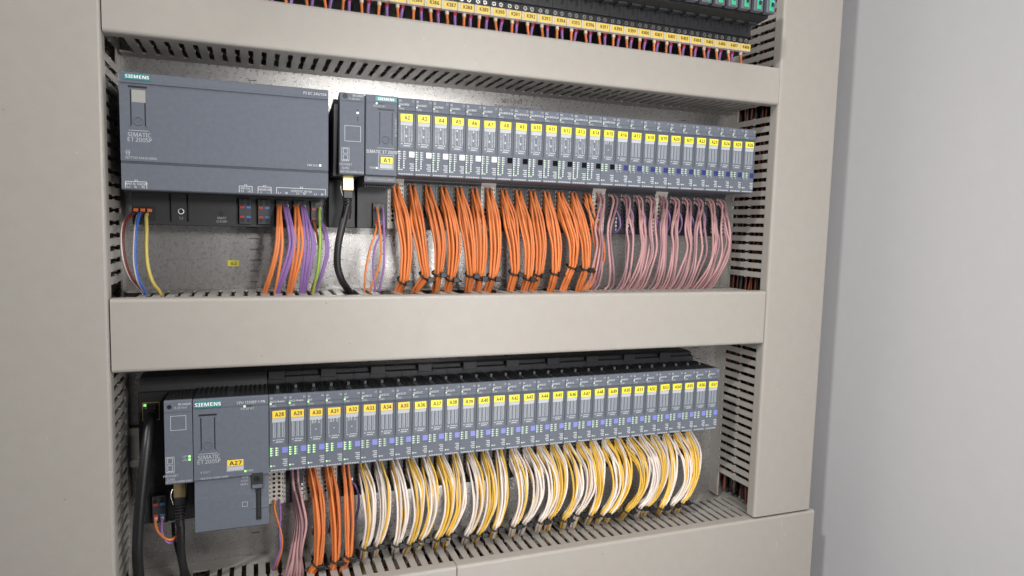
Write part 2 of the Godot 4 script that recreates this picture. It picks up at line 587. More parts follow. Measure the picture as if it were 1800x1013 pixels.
func module_parts() -> void:
	var h := mb()
	# front profile with the recess above the tag
	var prof := []
	for q in [[0.5, 36], [0.5, 80.6], [0.9, 82], [24.0, 82], [53.4, 82], [53.4, 80.4], [55.6, 80.4], [55.6, 82], [58.7, 82], [58.7, 81.6], [59.1, 81.6], [59.1, 82], [65.1, 82], [66.1, 80.8], [66.1, 78], [63.8, 77.5], [63.8, 36]]:
		prof.append(Vector2(q[0], q[1]))
	prism(h, prof, 0, 0.12, 14.88)
	module_shapes.housing = h.commit()
	var ribs := mb()
	for x in [0.2, 2.1, 4.0, 10.2, 12.1, 14.0]:
		box(ribs, x, 63.8, 38, x + 0.8, 66.1, 78.2)
	box(ribs, 5.6, 63.8, 70, 9.6, 65.6, 72)
	box(ribs, 5.6, 63.8, 38, 9.6, 65.4, 62)
	module_shapes.ribs = ribs.commit()
	var latch := mb()
	box(latch, 6.4, 63.9, 55, 8.8, 68.2, 57.6, 0.3)
	module_shapes.latch = latch.commit()
	var rails := mb()
	for s in [[0.55, 1.5], [13.5, 14.45]]:
		prism(rails, [Vector2(s[0], 24.4), Vector2(s[1], 24.4), Vector2(s[1], 53.0), Vector2(s[0], 53.0)], 2, 82, 82.7)
	module_shapes.rails = rails.commit()
	var panel := mb()
	quad_uv(panel, 1.9, 24.2, 13.1, 46.1, 82.08)
	module_shapes.panel = panel.commit()
	var win := mb()
	prism(win, [Vector2(2.4, 43.0), Vector2(11.8, 43.0), Vector2(12.8, 44.0), Vector2(12.8, 46.6), Vector2(2.4, 46.6)], 2, 82.1, 82.5)
	module_shapes.window = win.commit()
	var tg := mb()
	box(tg, -5.25, -3.15, 0, 5.25, 3.15, 0.7, 0.15)
	module_shapes.tag = tg.commit()
	var cc := mb()
	box(cc, 10.0, 16.4, 82, 14.7, 21.2, 82.35, 0.08)
	module_shapes.code = cc.commit()
	for kind in ["leds16", "leds8", "leds6"]:
		var l := mb()
		var rows: int = {"leds16": 8, "leds8": 4, "leds6": 3}[kind]
		var w := 1.25 if kind == "leds8" else 1.05
		for k in rows:
			for x in [0.8, 5.0]:
				box(l, x, 20.2 - 1.92 * k, 82, x + w, 21.3 - 1.92 * k, 82.16)
		box(l, 0.8, 5.2, 82, 2.0, 6.3, 82.16)
		box(l, 0.7, 58.2, 82, 2.0, 59.5, 82.2)
		module_shapes[kind] = l.commit()
	var marks := mb()
	for k in 4:
		for x in [2.3, 6.5]:
			box(marks, x, 20.3 - 1.92 * k, 82, x + 0.9, 21.2 - 1.92 * k, 82.05)
	for k in 4:
		box(marks, 10.4 + 0.9 * (k % 2), 10.3 - 1.75 * k, 82, 14.3, 11.2 - 1.75 * k, 82.05)
	box(marks, 2.6, 5.2, 82, 4.6, 6.2, 82.05)
	for k in 6:
		box(marks, 1.2 + k * 2.1, 1.6, 82, 2.8 + k * 2.1, 2.5, 82.05)
	module_shapes.marks = marks.commit()
	# base unit: terminal block below, body behind, ridge above; origin as the module's
	var b := mb()
	prism(b, [Vector2(-45.8, 0.3), Vector2(-45.8, 36.5), Vector2(-44.8, 37.5), Vector2(-3.0, 37.5), Vector2(-1.0, 39.0), Vector2(0.3, 39.5), Vector2(0.3, 8.2), Vector2(-20, 8.2), Vector2(-45.8, 7.9)], 0, 0.12, 14.88)
	var up := mb()
	prism(up, [Vector2(0.35, 8.2), Vector2(0.35, 35), Vector2(70.5, 35), Vector2(71.5, 31), Vector2(74.5, 30), Vector2(75.5, 24), Vector2(75.5, 8.2)], 0, 0.12, 14.88)
	module_shapes.rear = up.commit()
	module_shapes.base = b.commit()
	var rg := mb()
	var hl := mb()
	var sp := mb()
	for k in 9:
		var y := -5.2 - 4.05 * k
		for x in [4.6, 9.0]:
			collar(rg, Vector3(x, y, 37.5), 1.45, 1.95, 0.7, 9)
			disc(hl, Vector3(x, y, 37.62), 1.5, 9)
		for x in [1.2, 12.0, 13.8]:
			box(sp, x - 0.45, y - 1.5, 37.5, x + 0.45, y - 0.1, 37.75)
	module_shapes.rings = rg.commit()
	module_shapes.holes = hl.commit()
	module_shapes.springs = sp.commit()
	var lb := mb()
	for k in 4:
		box(lb, 13.2, -30.6 - 3.9 * k, 37.5, 14.6, -28.2 - 3.9 * k, 37.8)
	module_shapes.lower_labels = lb.commit()
	var hd := mb()
	box(hd, 0.6, 69, 34, 14.4, 76.4, 36.5, 0.4)
	module_shapes.handle = hd.commit()

func io_module(n: int, at: Vector3, print_kind: String, led_kind: String, code: Material, tag_mat: Material, head: String, right: String, label: String, group: String) -> void:
	var t := thing("io_module", label, "module", at, group)
	var hs := obj("housing", module_shapes.housing, M.grey, t)
	stuff(obj("vent_ribs", module_shapes.ribs, M.dark if n > 27 else M.grey_low, hs))
	obj("release_latch", module_shapes.latch, M.rail_grey, t)
	stuff(obj("side_rails", module_shapes.rails, M.rail_grey, hs))
	obj("label_panel", module_shapes.panel, M["print_" + print_kind], t)
	obj("marking_window", module_shapes.window, M.dim_print, t)
	var k := obj("identification_tag", module_shapes.tag, tag_mat, t, Vector3(7.5 + rng.randf_range(-0.25, 0.25), 49.6 + rng.randf_range(-0.35, 0.35), 82.3))
	k.rotation.z = rng.randf_range(-0.035, 0.035)
	lettering("A%d" % n, 3.4, Vector3(0.5, 0, 0.75), M.black_print, k, 1, true, 0.86)
	obj("colour_code", module_shapes.code, code, t)
	if led_kind == "leds16":
		var on := mb()
		var off := mb()
		for q in 8:
			for x in [0.8, 5.0]:
				box(on if rng.randf() < 0.45 else off, x, 20.2 - 1.92 * q, 82, x + 1.15, 21.35 - 1.92 * q, 82.16)
		box(on, 0.8, 5.2, 82, 2.0, 6.3, 82.16)
		box(on, 0.7, 58.2, 82, 2.0, 59.5, 82.2)
		stuff(obj("status_lights", on, M.led_soft, t))
		stuff(obj("unlit_lights", off, M.white_print, t))
	else:
		stuff(obj("status_lights", module_shapes[led_kind], M.led if n > 27 and n < 33 else M.led_soft, t))
	stuff(obj("printed_marks", module_shapes.marks, M.dim_print, t))
	lettering(head, 1.75, Vector3(1.0, 62.0, 82.02), M.white_print, hs, 0, false, 0.82)
	lettering(right, 1.5, Vector3(14.2, 63.6, 82.02), M.dim_print, hs, 2, false, 0.8)
	lettering("DIAG", 1.4, Vector3(1.0, 57.0, 82.02), M.dim_print, hs, 0, false, 0.85)

func base_unit(n: int, at: Vector3, white: bool, label: String, group: String, lower: bool) -> void:
	var t := thing("base_unit", label, "base unit", at, group)
	var bm: Material = M.base_white if white else M.base_dark
	obj("housing", module_shapes.base, bm, t)
	obj("rear_housing", module_shapes.rear, M.base_dark, t)
	stuff(obj("terminal_collars", module_shapes.rings, M.ring if white else M.collar_grey, t))
	stuff(obj("terminal_holes", module_shapes.holes, M.hole, t))
	stuff(obj("spring_openings", module_shapes.springs, M.gap if white else M.collar_grey, t))
	if not lower or n < 33:
		stuff(obj("terminal_labels", module_shapes.lower_labels, M.code_white, t))
	if lower and n % 3 == 1:
		obj("ridge_clip", module_shapes.handle, M.base_dark, t)

func modules() -> void:
	module_parts()
	rng.seed = 77
	for n in range(2, 27):
		var at := Vector3(15.0 * (n - 2), -64.9, 0)
		var white := n in [2, 8, 16, 21]
		base_unit(n, at, white, "%s base unit with wired terminals under the module tagged A%d" % ["white" if white else "dark grey", n], "base units of the upper row", false)
		if n < 8:
			io_module(n, at, "digital", "leds16", M.code_white, M.tag_yellow, "DI\n16x24VDC", "ST", "blue grey input module tagged A%d with a white colour code" % n, "modules of the upper row")
		elif n < 15:
			io_module(n, at, "digital", "leds16", M.code_black, M.tag_yellow, "DQ\n16x24VDC/0.5A", "ST", "blue grey output module tagged A%d with a black colour code" % n, "modules of the upper row")
		elif n == 15:
			io_module(n, at, "short", "leds8", M.code_black, M.tag_yellow, "DQ\n8x24VDC/0.5A", "BA", "blue grey output module tagged A15 with a black colour code and few lights", "modules of the upper row")
		else:
			io_module(n, at, "analog", "leds6", M.code_blue, M.tag_yellow, "AQ\n4xI", "ST", "blue grey module tagged A%d with a dark blue colour code" % n, "modules of the upper row")
	for n in range(28, 58):
		var at := Vector3(-104.65 + 15.0 * (n - 28), -315.7, 0)
		var white := n in [28, 30, 31]
		base_unit(n, at, white, "%s base unit under the module tagged A%d in the lower row" % ["white" if white else "dark grey", n], "base units of the lower row", true)
		var tm: Material = M.tag_amber if n < 36 else M.tag_yellow
		if n < 30:
			io_module(n, at, "analog", "leds8", M.code_lilac, tm, "AI\n8xI 2-/4-wire", "BA", "blue grey module tagged A%d with a lilac colour code near the processor" % n, "modules of the lower row")
		elif n < 33:
			io_module(n, at, "short", "leds8", M.code_lilac, tm, "AI\n8xU", "BA", "blue grey module tagged A%d with a lilac colour code above orange wires" % n, "modules of the lower row")
		else:
			io_module(n, at, "analog", "leds8", M.code_lilac, tm, "AI\n4xRTD/TC", "HF", "blue grey module tagged A%d with a lilac colour code above yellow wires" % n, "modules of the lower row")

func logo(parent: Node, x0: float, y0: float, x1: float, y1: float, z: float) -> void:
	var st := mb()
	box(st, x0, y0, z, x1, y1, z + 0.35, 0.1)
	var o := obj("logo_plate", st, M.teal, parent)
	var l := lettering("SIEMENS", (y1 - y0) * 0.52, Vector3((x0 + x1) / 2, (y0 + y1) / 2, z + 0.4), M.code_white, o, 1, true)
	l.scale.x = 1.12

# the pull-out door with its dimple; a dark joint runs down both sides
func handle(parent: Node, x0: float, y0: float, x1: float, y1: float, z: float) -> void:
	var d := mb()
	prism(d, [Vector2(x0, y1), Vector2(x0, y1 - 1.6), Vector2(x0 + 1.2, y1 - 2.8), Vector2(x0 + 1.2, y0 + 3.0), Vector2(x0, y0 + 1.8), Vector2(x0, y0), Vector2(x1, y0), Vector2(x1, y0 + 1.8), Vector2(x1 - 1.2, y0 + 3.0), Vector2(x1 - 1.2, y1 - 2.8), Vector2(x1, y1 - 1.6), Vector2(x1, y1)], 2, z - 0.3, z + 0.03)
	var o := obj("door", d, M.black, parent)
	var p := mb()
	prism(p, [Vector2(x0 + 0.1, y1 - 1.5), Vector2(x0 + 0.1, y1 - 1.8), Vector2(x0 + 2.1, y1 - 3.2), Vector2(x0 + 2.1, y0 + 3.2), Vector2(x0 + 0.1, y0 + 1.6), Vector2(x0 + 0.1, y0), Vector2(x1 - 0.1, y0), Vector2(x1 - 0.1, y0 + 1.6), Vector2(x1 - 2.1, y0 + 3.2), Vector2(x1 - 2.1, y1 - 3.2), Vector2(x1 - 0.1, y1 - 1.8), Vector2(x1 - 0.1, y1 - 1.5)], 2, z, z + 0.12)
	obj("door_leaf", p, M.grey, o)
	var c := Vector3((x0 + x1) / 2, y0 + 6.6, z + 0.12)
	var r := mb()
	var ring := []
	for k in 20:
		ring.append(c + Vector3(cos(TAU * k / 20), sin(TAU * k / 20), 0) * 3.0)
	tube(r, ring, 0.55, 6, true)
	obj("dimple_rim", r, M.grey, o)
	var b := mb()
	cyl(b, c, c + Vector3(0, 0, 0.5), 0.8, 10)
	obj("dimple_pin", b, M.grey, o)
	var u := mb()
	box(u, x0 - 0.3, y0 - 0.7, z, x1 + 0.3, y0 - 0.35, z + 0.06)
	obj("underline", u, M.dim_print, o)

func bar_panel(parent: Node, called: String, x0: float, y0: float, z0: float, x1: float, y1: float, z1: float, m: Material, c := 0.5) -> MeshInstance3D:
	var st := mb()
	box(st, x0, y0, z0, x1, y1, z1, c)
	return obj(called, st, m, parent)

func plug(parent: Node, called: String, x0: float, y0: float, x1: float, y1: float, z: float, levers: Array) -> void:
	# a two-row push-in plug: dark body, round openings above and below, coloured levers
	var o := bar_panel(parent, called, x0, y0, z - 6, x1, y1, z, M.base_dark, 0.3)
	var cx := (x0 + x1) / 2
	var q := (x1 - x0) / 4
	var k := 0
	for row in [y1 - 3.9, y0 + 3.2]:
		for s in [-1.0, 1.0]:
			var h := mb()
			collar(h, Vector3(cx + s * q, row, z), 1.35, 1.75, 0.4, 12)
			disc(h, Vector3(cx + s * q, row, z + 0.05), 1.4, 12)
			obj("opening", h, M.black, o)
			var l := mb()
			var ly: float = row - 3.1 if k < 2 else row + 2.9
			box(l, cx + s * q - 1.9, ly - 0.95, z, cx + s * q + 1.9, ly + 0.95, z + 0.8, 0.15)
			obj("lever", l, levers[k], o)
			k += 1
	for s in [-1.0, 1.0]:
		var h := mb()
		box(h, cx + s * q - 0.9, y1 - 1.7, z, cx + s * q + 0.9, y1 - 0.2, z + 0.1)
		obj("test_point", h, M.black, o)

func power_supply() -> void:
	var t := thing("power_supply", "wide blue grey power supply with wired terminals at the left of the upper row", "power supply", Vector3(-132.5, -86, 0))
	var o := Vector3(132.5, 86, 0)
	var body := mb()
	prism(body, [Vector2(1.9, 8.2), Vector2(1.9, 80.5), Vector2(1.2, 81.6), Vector2(-4.6, 81.6), Vector2(-5.0, 82.5), Vector2(-6.0, 82.5), Vector2(-6.4, 81.6), Vector2(-63.6, 81.6), Vector2(-63.6, 80.0), Vector2(-65.4, 79.6), Vector2(-65.6, 81.0), Vector2(-84.4, 81.0), Vector2(-85.2, 80.0), Vector2(-85.2, 60), Vector2(-83.5, 36.0), Vector2(-110.8, 36), Vector2(-111.8, 35), Vector2(-111.8, 8.2)], 0, -207.9, -57.2)
	var b := obj("housing", body, M.grey, t, o)
	var low := mb()
	box(low, -207.6, -111.6, 35.8, -57.5, -83.0, 38.0, 0.4)
	obj("terminal_front", low, M.dark, t, o)
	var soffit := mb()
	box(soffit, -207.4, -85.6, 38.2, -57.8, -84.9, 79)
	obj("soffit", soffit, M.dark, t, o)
	var holder := bar_panel(t, "terminal_recess", -206.7, -108.2, 37.9, -190.6, -96.6, 38.25, M.black, 0.05)
	holder.position = o * MM
	for k in 3:
		var lv := bar_panel(holder, "lever", -206.4 + 4.95 * k, -101.2, 38.2, -203.0 + 4.95 * k, -98.6, 41.5, M.lever_orange, 0.3)
		bar_panel(holder, "lever_edge", -206.1 + 4.95 * k, -100.1, 41.5, -203.3 + 4.95 * k, -99.7, 41.6, M.red, 0.0).position = Vector3.ZERO
		lv.position = Vector3.ZERO
	for x in [-178.4, -165.6]:
		bar_panel(t, "rib", x - 0.6, -108.2, 38, x + 0.6, -86.2, 40.5, M.dark, 0.3).position = o * MM
	var btn := mb()
	collar(btn, Vector3(-171.6, -100.0, 38), 1.7, 2.4, 0.6, 20)
	var bo := obj("standby_button", btn, M.code_white, t, o)
	var bd := mb()
	disc(bd, Vector3(-171.6, -100, 38.1), 1.75, 16)
	cyl(bd, Vector3(-171.5, -99.6, 38), Vector3(-171.3, -99.0, 41.5), 1.1, 12)
	obj("button_knob", bd, M.black, bo)
	var sy := mb()
	var arc := []
	for k in 15:
		var a := PI * 0.62 + TAU * 0.86 * k / 14.0
		arc.append(Vector3(-171.6 + cos(a) * 1.2, -105.4 + sin(a) * 1.2, 38.05))
	tube(sy, arc, 0.13, 4)
	obj("standby_symbol", sy, M.dim_print, t, o)
	var ad := mb()
	collar(ad, Vector3(-141.0, -101.2, 38), 1.2, 2.3, 0.5, 20)
	disc(ad, Vector3(-141.0, -101.2, 38.1), 1.3, 16)
	obj("adjusting_screw", ad, M.black, t, o)
	lettering("ADJUST\n22.8-28V", 1.2, Vector3(-140.6, -106.0, 38.05) + o, M.dim_print, t, 1, false, 0.9)
	# front print
	logo(b, -204.4, -3.7, -187.0, 1.0, 81.6)
	handle(b, -202.1, -40.3, -189.3, -8.0, 81.6)
	var blank := mb()
	box(blank, -199.7, -20.0, 81.72, -190.5, -10.9, 81.85)
	obj("blank_label", blank, M.blank_grey, b)
	lettering("SIMATIC", 3.0, Vector3(-195.1, -43.9, 81.65), M.dim_print, b)
	lettering("ET 200SP", 3.0, Vector3(-194.9, -47.6, 81.65), M.dim_print, b)
	lettering("6EP7133-6AE00-0BN0", 1.75, Vector3(-204.9, -61.1, 81.65), M.dim_print, b, 0, false, 0.9)
	lettering("PS DC 24V/10A", 2.1, Vector3(-58.6, -2.1, 81.65), M.white_print, b, 2, false, 0.95)
	lettering("24V O.K.", 1.5, Vector3(-65.0, -59.6, 81.65), M.white_print, b, 2)
	var ic := mb()
	for x in [-204.2, -203.1, -202.2]:
		box(ic, x, -59.6, 81.6, x + 0.3, -55.4, 81.66)
	box(ic, -205.0, -57.5, 81.6, -201.4, -57.2, 81.66)
	stuff(obj("terminal_symbol", ic, M.dim_print, b))
	var ld := mb()
	box(ld, -64.4, -60.2, 81.6, -63.0, -58.8, 81.9)
	obj("status_light", ld, M.led_white, b)
	var fr := mb()
	for e in [[-205.4, -190.9], [-125.9, -116.0], [-111.9, -101.7], [-97.8, -59.2]]:
		frame2d(fr, e[0], -83.9, e[1], -78.7, 81.0, 0.35, true)
	stuff(obj("bracket_lines", fr, M.white_print, b))
	for e in [["INPUT AC 120/230V", -198.1, -80.6, 1.35, 0.72], ["L1", -203.0, -82.9, 1.25, 0.9], ["N", -198.6, -82.9, 1.25, 0.9], ["PE", -193.4, -82.9, 1.25, 0.9], ["24V O.K.", -121.0, -80.5, 1.25, 0.85], ["13", -123.4, -82.9, 1.2, 0.9], ["14", -118.6, -82.9, 1.2, 0.9], ["I MONITOR", -106.8, -81.0, 1.25, 0.8], ["+", -109.4, -83.1, 1.2, 0.9], ["-", -104.4, -83.1, 1.2, 0.9], ["OUTPUT DC 24V 10A", -78.5, -81.2, 1.35, 0.75]]:
		lettering(e[0], e[3], Vector3(e[1], e[2], 81.05), M.white_print, b, 1, false, e[4])
	for k in 3:
		lettering("L+", 1.3, Vector3(-95.2 + 14.0 * k, -83.0, 81.05), M.white_print, b)
		lettering("M", 1.3, Vector3(-90.0 + 14.0 * k, -83.0, 81.05), M.white_print, b)
	for e in [["X1", -198.1], ["X2", -121.0], ["X3", -106.8], ["X4", -78.5]]:
		lettering(e[0], 1.0, Vector3(e[1], -78.2, 81.05), M.white_print, b)
	# plugs
	var lv4 := [M.red, M.blue, M.red, M.blue]
	var rec := mb()
	box(rec, -129.0, -109.4, 37.9, -58.6, -88.0, 38.2)
	obj("plug_recess", rec, M.black, t, o)
	for x in [-126.8, -111.9, -96.9, -82.4, -68.0]:
		plug(t, "plug", x + 132.5, -109.2 + 86, x + 10.0 + 132.5, -88.0 + 86, 42.0, lv4)

func rj45(called: String, label: String, pts: Array, r: float, top: Vector3, gold: Material, dir_down := true) -> void:
	# patch cable: metal plug, boot with ribs, jacket
	var t := thing(called, label, "network cable", top)
	if dir_down:
		var p := mb()
		box(p, -4.6, -8.6, -4.0, 4.6, 5.0, 4.0, 0.4)
		obj("plug", p, gold, t)
		var c := mb()
		box(c, -4.2, -15.5, -4.2, 4.2, -8.7, 4.2, 0.6)
		obj("plug_body", c, M.cable_black, t)
		var cl := mb()
		tube(cl, smooth([Vector3(-5.2, -1, 3.0), Vector3(-6.6, -6, 5.2), Vector3(-4.8, -13.5, 4.6)], 5), 0.35, 6)
		obj("latch", cl, M.bright_metal, t)
		var bt := mb()
		tube(bt, [Vector3(0, -15.5, 0), Vector3(0, -20, 0), Vector3(-0.3, -27, 0.4), Vector3(-0.8, -33, 0.6)], 3.3, 10)
		var bo := obj("boot", bt, M.cable_black, t)
		for k in 5:
			var rib := mb()
			box(rib, -3.9 - k * 0.08, -17.6 - 2.6 * k, -3.6, 3.6 - k * 0.08, -16.4 - 2.6 * k, 3.9, 0.5)
			obj("boot_rib", rib, M.cable_black, bo)
	var st := mb()
	var loc := []
	for q in pts:
		loc.append(q - top)
	tube(st, smooth(loc, 6), r, 12)
	obj("jacket", st, M.cable_black, t)

func interface_module() -> void:
	var t := thing("interface_module", "blue grey interface module with a yellow A1 tag beside the power supply", "interface module", Vector3(-24, -64.9, 0))
	var o := Vector3(24, 64.9, 0)
	var b := mb()
	prism(b, [Vector2(-65.3, 36), Vector2(-65.3, 81.2), Vector2(-64.4, 82), Vector2(-4.6, 82), Vector2(-4.8, 82.4), Vector2(-5.2, 82.4), Vector2(-5.4, 82), Vector2(0.6, 82), Vector2(1.4, 80.8), Vector2(1.4, 36)], 0, -27.0, -0.2)
	b = mb()
	box(b, -27.0, -65.3, 36, -0.2, 1.4, 82, 0.6)
	var h := obj("housing", b, M.grey, t, o)
	var a := mb()
	prism(a, [Vector2(-65.8, 30), Vector2(-65.8, 81.0), Vector2(-65.0, 82), Vector2(0.4, 82), Vector2(1.2, 81), Vector2(1.2, 72), Vector2(-6, 58), Vector2(-6, 30)], 0, -48.0, -28.0)
	var ba := obj("bus_adapter", a, M.grey, t, o)
	var sd := mb()
	prism(sd, [Vector2(-66.5, 8), Vector2(-66.5, 70), Vector2(-8, 76), Vector2(-3, 70), Vector2(-7, 52), Vector2(-14, 8)], 0, -52.0, -48.2)
	obj("side_wall", sd, M.dark, t, o)
	var bs := mb()
	box(bs, -52.0, -110.4, 8.0, -28.4, -67.5, 33, 0.4)
	box(bs, -27.6, -110.4, 8.0, -0.2, -66.5, 38, 0.4)
	obj("lower_housing", bs, M.dark, t, o)
	var nm := mb()
	prism(nm, [Vector2(-65.4, 38), Vector2(-65.4, 76), Vector2(-70.4, 76), Vector2(-71.4, 74), Vector2(-74.5, 58), Vector2(-74.5, 38)], 0, -26.8, -0.3)
	var nb := obj("name_block", nm, M.grey_low, t, o)
	lettering("6ES7155-6AU02-0BN0", 1.9, Vector3(-13, -68.1, 76.05), M.dim_print, nb, 1, false, 0.88)
	for z in 12:
		var v := mb()
		box(v, -26.0 + 2.1 * z, -74.7, 60, -24.9 + 2.1 * z, -73.6, 71.5)
		obj("vent", v, M.black, nb)
	var rd := mb()
	box(rd, -27.0, -5.2, 82, -0.2, -4.7, 82.25, 0.1)
	obj("ridge", rd, M.grey, h)
	var rd2 := mb()
	box(rd2, -48.0, -5.4, 82, -28.0, -4.8, 82.4, 0.12)
	obj("ridge", rd2, M.grey, ba)
	logo(h, -19.1, -3.6, -1.0, 0.5, 82.0)
	handle(h, -16.9, -41.6, -3.1, -9.4, 82.0)
	lettering("SIMATIC ET 200SP", 2.7, Vector3(-12.7, -45.4, 82.05), M.white_print, h, 1, false, 0.9)
	var side := lettering("IM 155-6 PN ST", 1.7, Vector3(-1.7, -24.5, 82.05), M.dim_print, h, 1, false, 0.95)
	side.rotation.z = PI / 2
	var fr := mb()
	frame2d(fr, -16.1, -60.1, -2.9, -47.8, 82.0, 0.4)
	stuff(obj("label_frame", fr, M.dim_print, h))
	var wn := mb()
	box(wn, -14.8, -59.2, 82, -3.9, -55.2, 82.2)
	obj("marking_window", wn, M.dim_print, h)
	var tg := obj("identification_tag", module_shapes.tag, M.tag_yellow, h, Vector3(-9.2, -52.3, 82.1))
	tg.scale = Vector3(0.97, 0.86, 1)
	lettering("A1", 4.2, Vector3(0.3, 0, 0.75), M.black_print, tg, 1, true, 0.9)
	var ld := mb()
	box(ld, -18.2, -59.6, 82, -17.0, -58.4, 82.2)
	box(ld, -18.6, -6.1, 82, -17.4, -4.9, 82.35)
	stuff(obj("status_lights", ld, M.led_white, h))
	lettering("PWR", 1.2, Vector3(-18.7, -59.0, 82.05), M.dim_print, h, 2)
	lettering("RN ER MT", 1.0, Vector3(-15.6, -7.6, 82.05), M.dim_print, h)
	var dk := mb()
	for x in [-16.2, -14.0]:
		box(dk, x, -6.0, 82, x + 1.0, -5.0, 82.35)
	stuff(obj("dark_lights", dk, M.black, h))
	# bus adapter front
	var scr := mb()
	collar(scr, Vector3(-43.9, -1.8, 82), 1.5, 2.1, 0.1, 18)
	disc(scr, Vector3(-43.9, -1.8, 82.04), 2.0, 18)
	obj("screw_hole", scr, M.black, ba)
	lettering("BA 2xRJ45", 1.6, Vector3(-28.6, -0.7, 82.05), M.white_print, ba, 2, false, 0.85)
	lettering("0.28 Nm", 1.1, Vector3(-40.6, -3.4, 82.05), M.dim_print, ba, 0)
	var lw := mb()
	box(lw, -34.4, -15.4, 82, -32.8, -14.0, 82.2)
	obj("link_light", lw, M.led_white, ba)
	var lk := mb()
	for y in [-12.4, -18.6, -20.4]:
		box(lk, -34.2, y - 0.6, 82, -33.0, y + 0.6, 82.1)
	stuff(obj("dark_lights", lk, M.black, ba))
	var f2 := mb()
	frame2d(f2, -44.2, -38.4, -30.9, -25.4, 82.0, 0.4)
	stuff(obj("label_frame", f2, M.dim_print, ba))
	port_icon(ba, -46.6, -54.4, -40.2, -43.6, 82.0)
	lettering("X1 P1\nPROFINET\n(LAN)", 1.1, Vector3(-43.3, -57.4, 82.05), M.dim_print, ba)
	lettering("6ES7193-6AR00-0AA0", 1.4, Vector3(-37.8, -63.4, 82.05), M.dim_print, ba, 1, false, 0.85)
	# power plug below
	var rc := mb()
	box(rc, -19.5, -109.4, 37.8, -1.0, -87.0, 38.25)
	obj("plug_recess", rc, M.black, t, o)
	plug(t, "plug", -13.9 + 24, -110.2 + 64.9, -3.3 + 24, -87.6 + 64.9, 42, [M.base_dark, M.base_dark, M.red, M.blue])

func port_icon(parent: Node, x0: float, y0: float, x1: float, y1: float, z: float) -> void:
	var st := mb()
	frame2d(st, x0, y0, x1, y1, z, 0.35)
	var h := (y1 - y0) / 2
	for k in 2:
		frame2d(st, x0 + 1.2, y0 + 0.8 + k * (h - 0.3), x1 - 1.2, y0 + h - 0.5 + k * (h - 0.3), z, 0.4)
	stuff(obj("port_diagram", st, M.dim_print, parent))

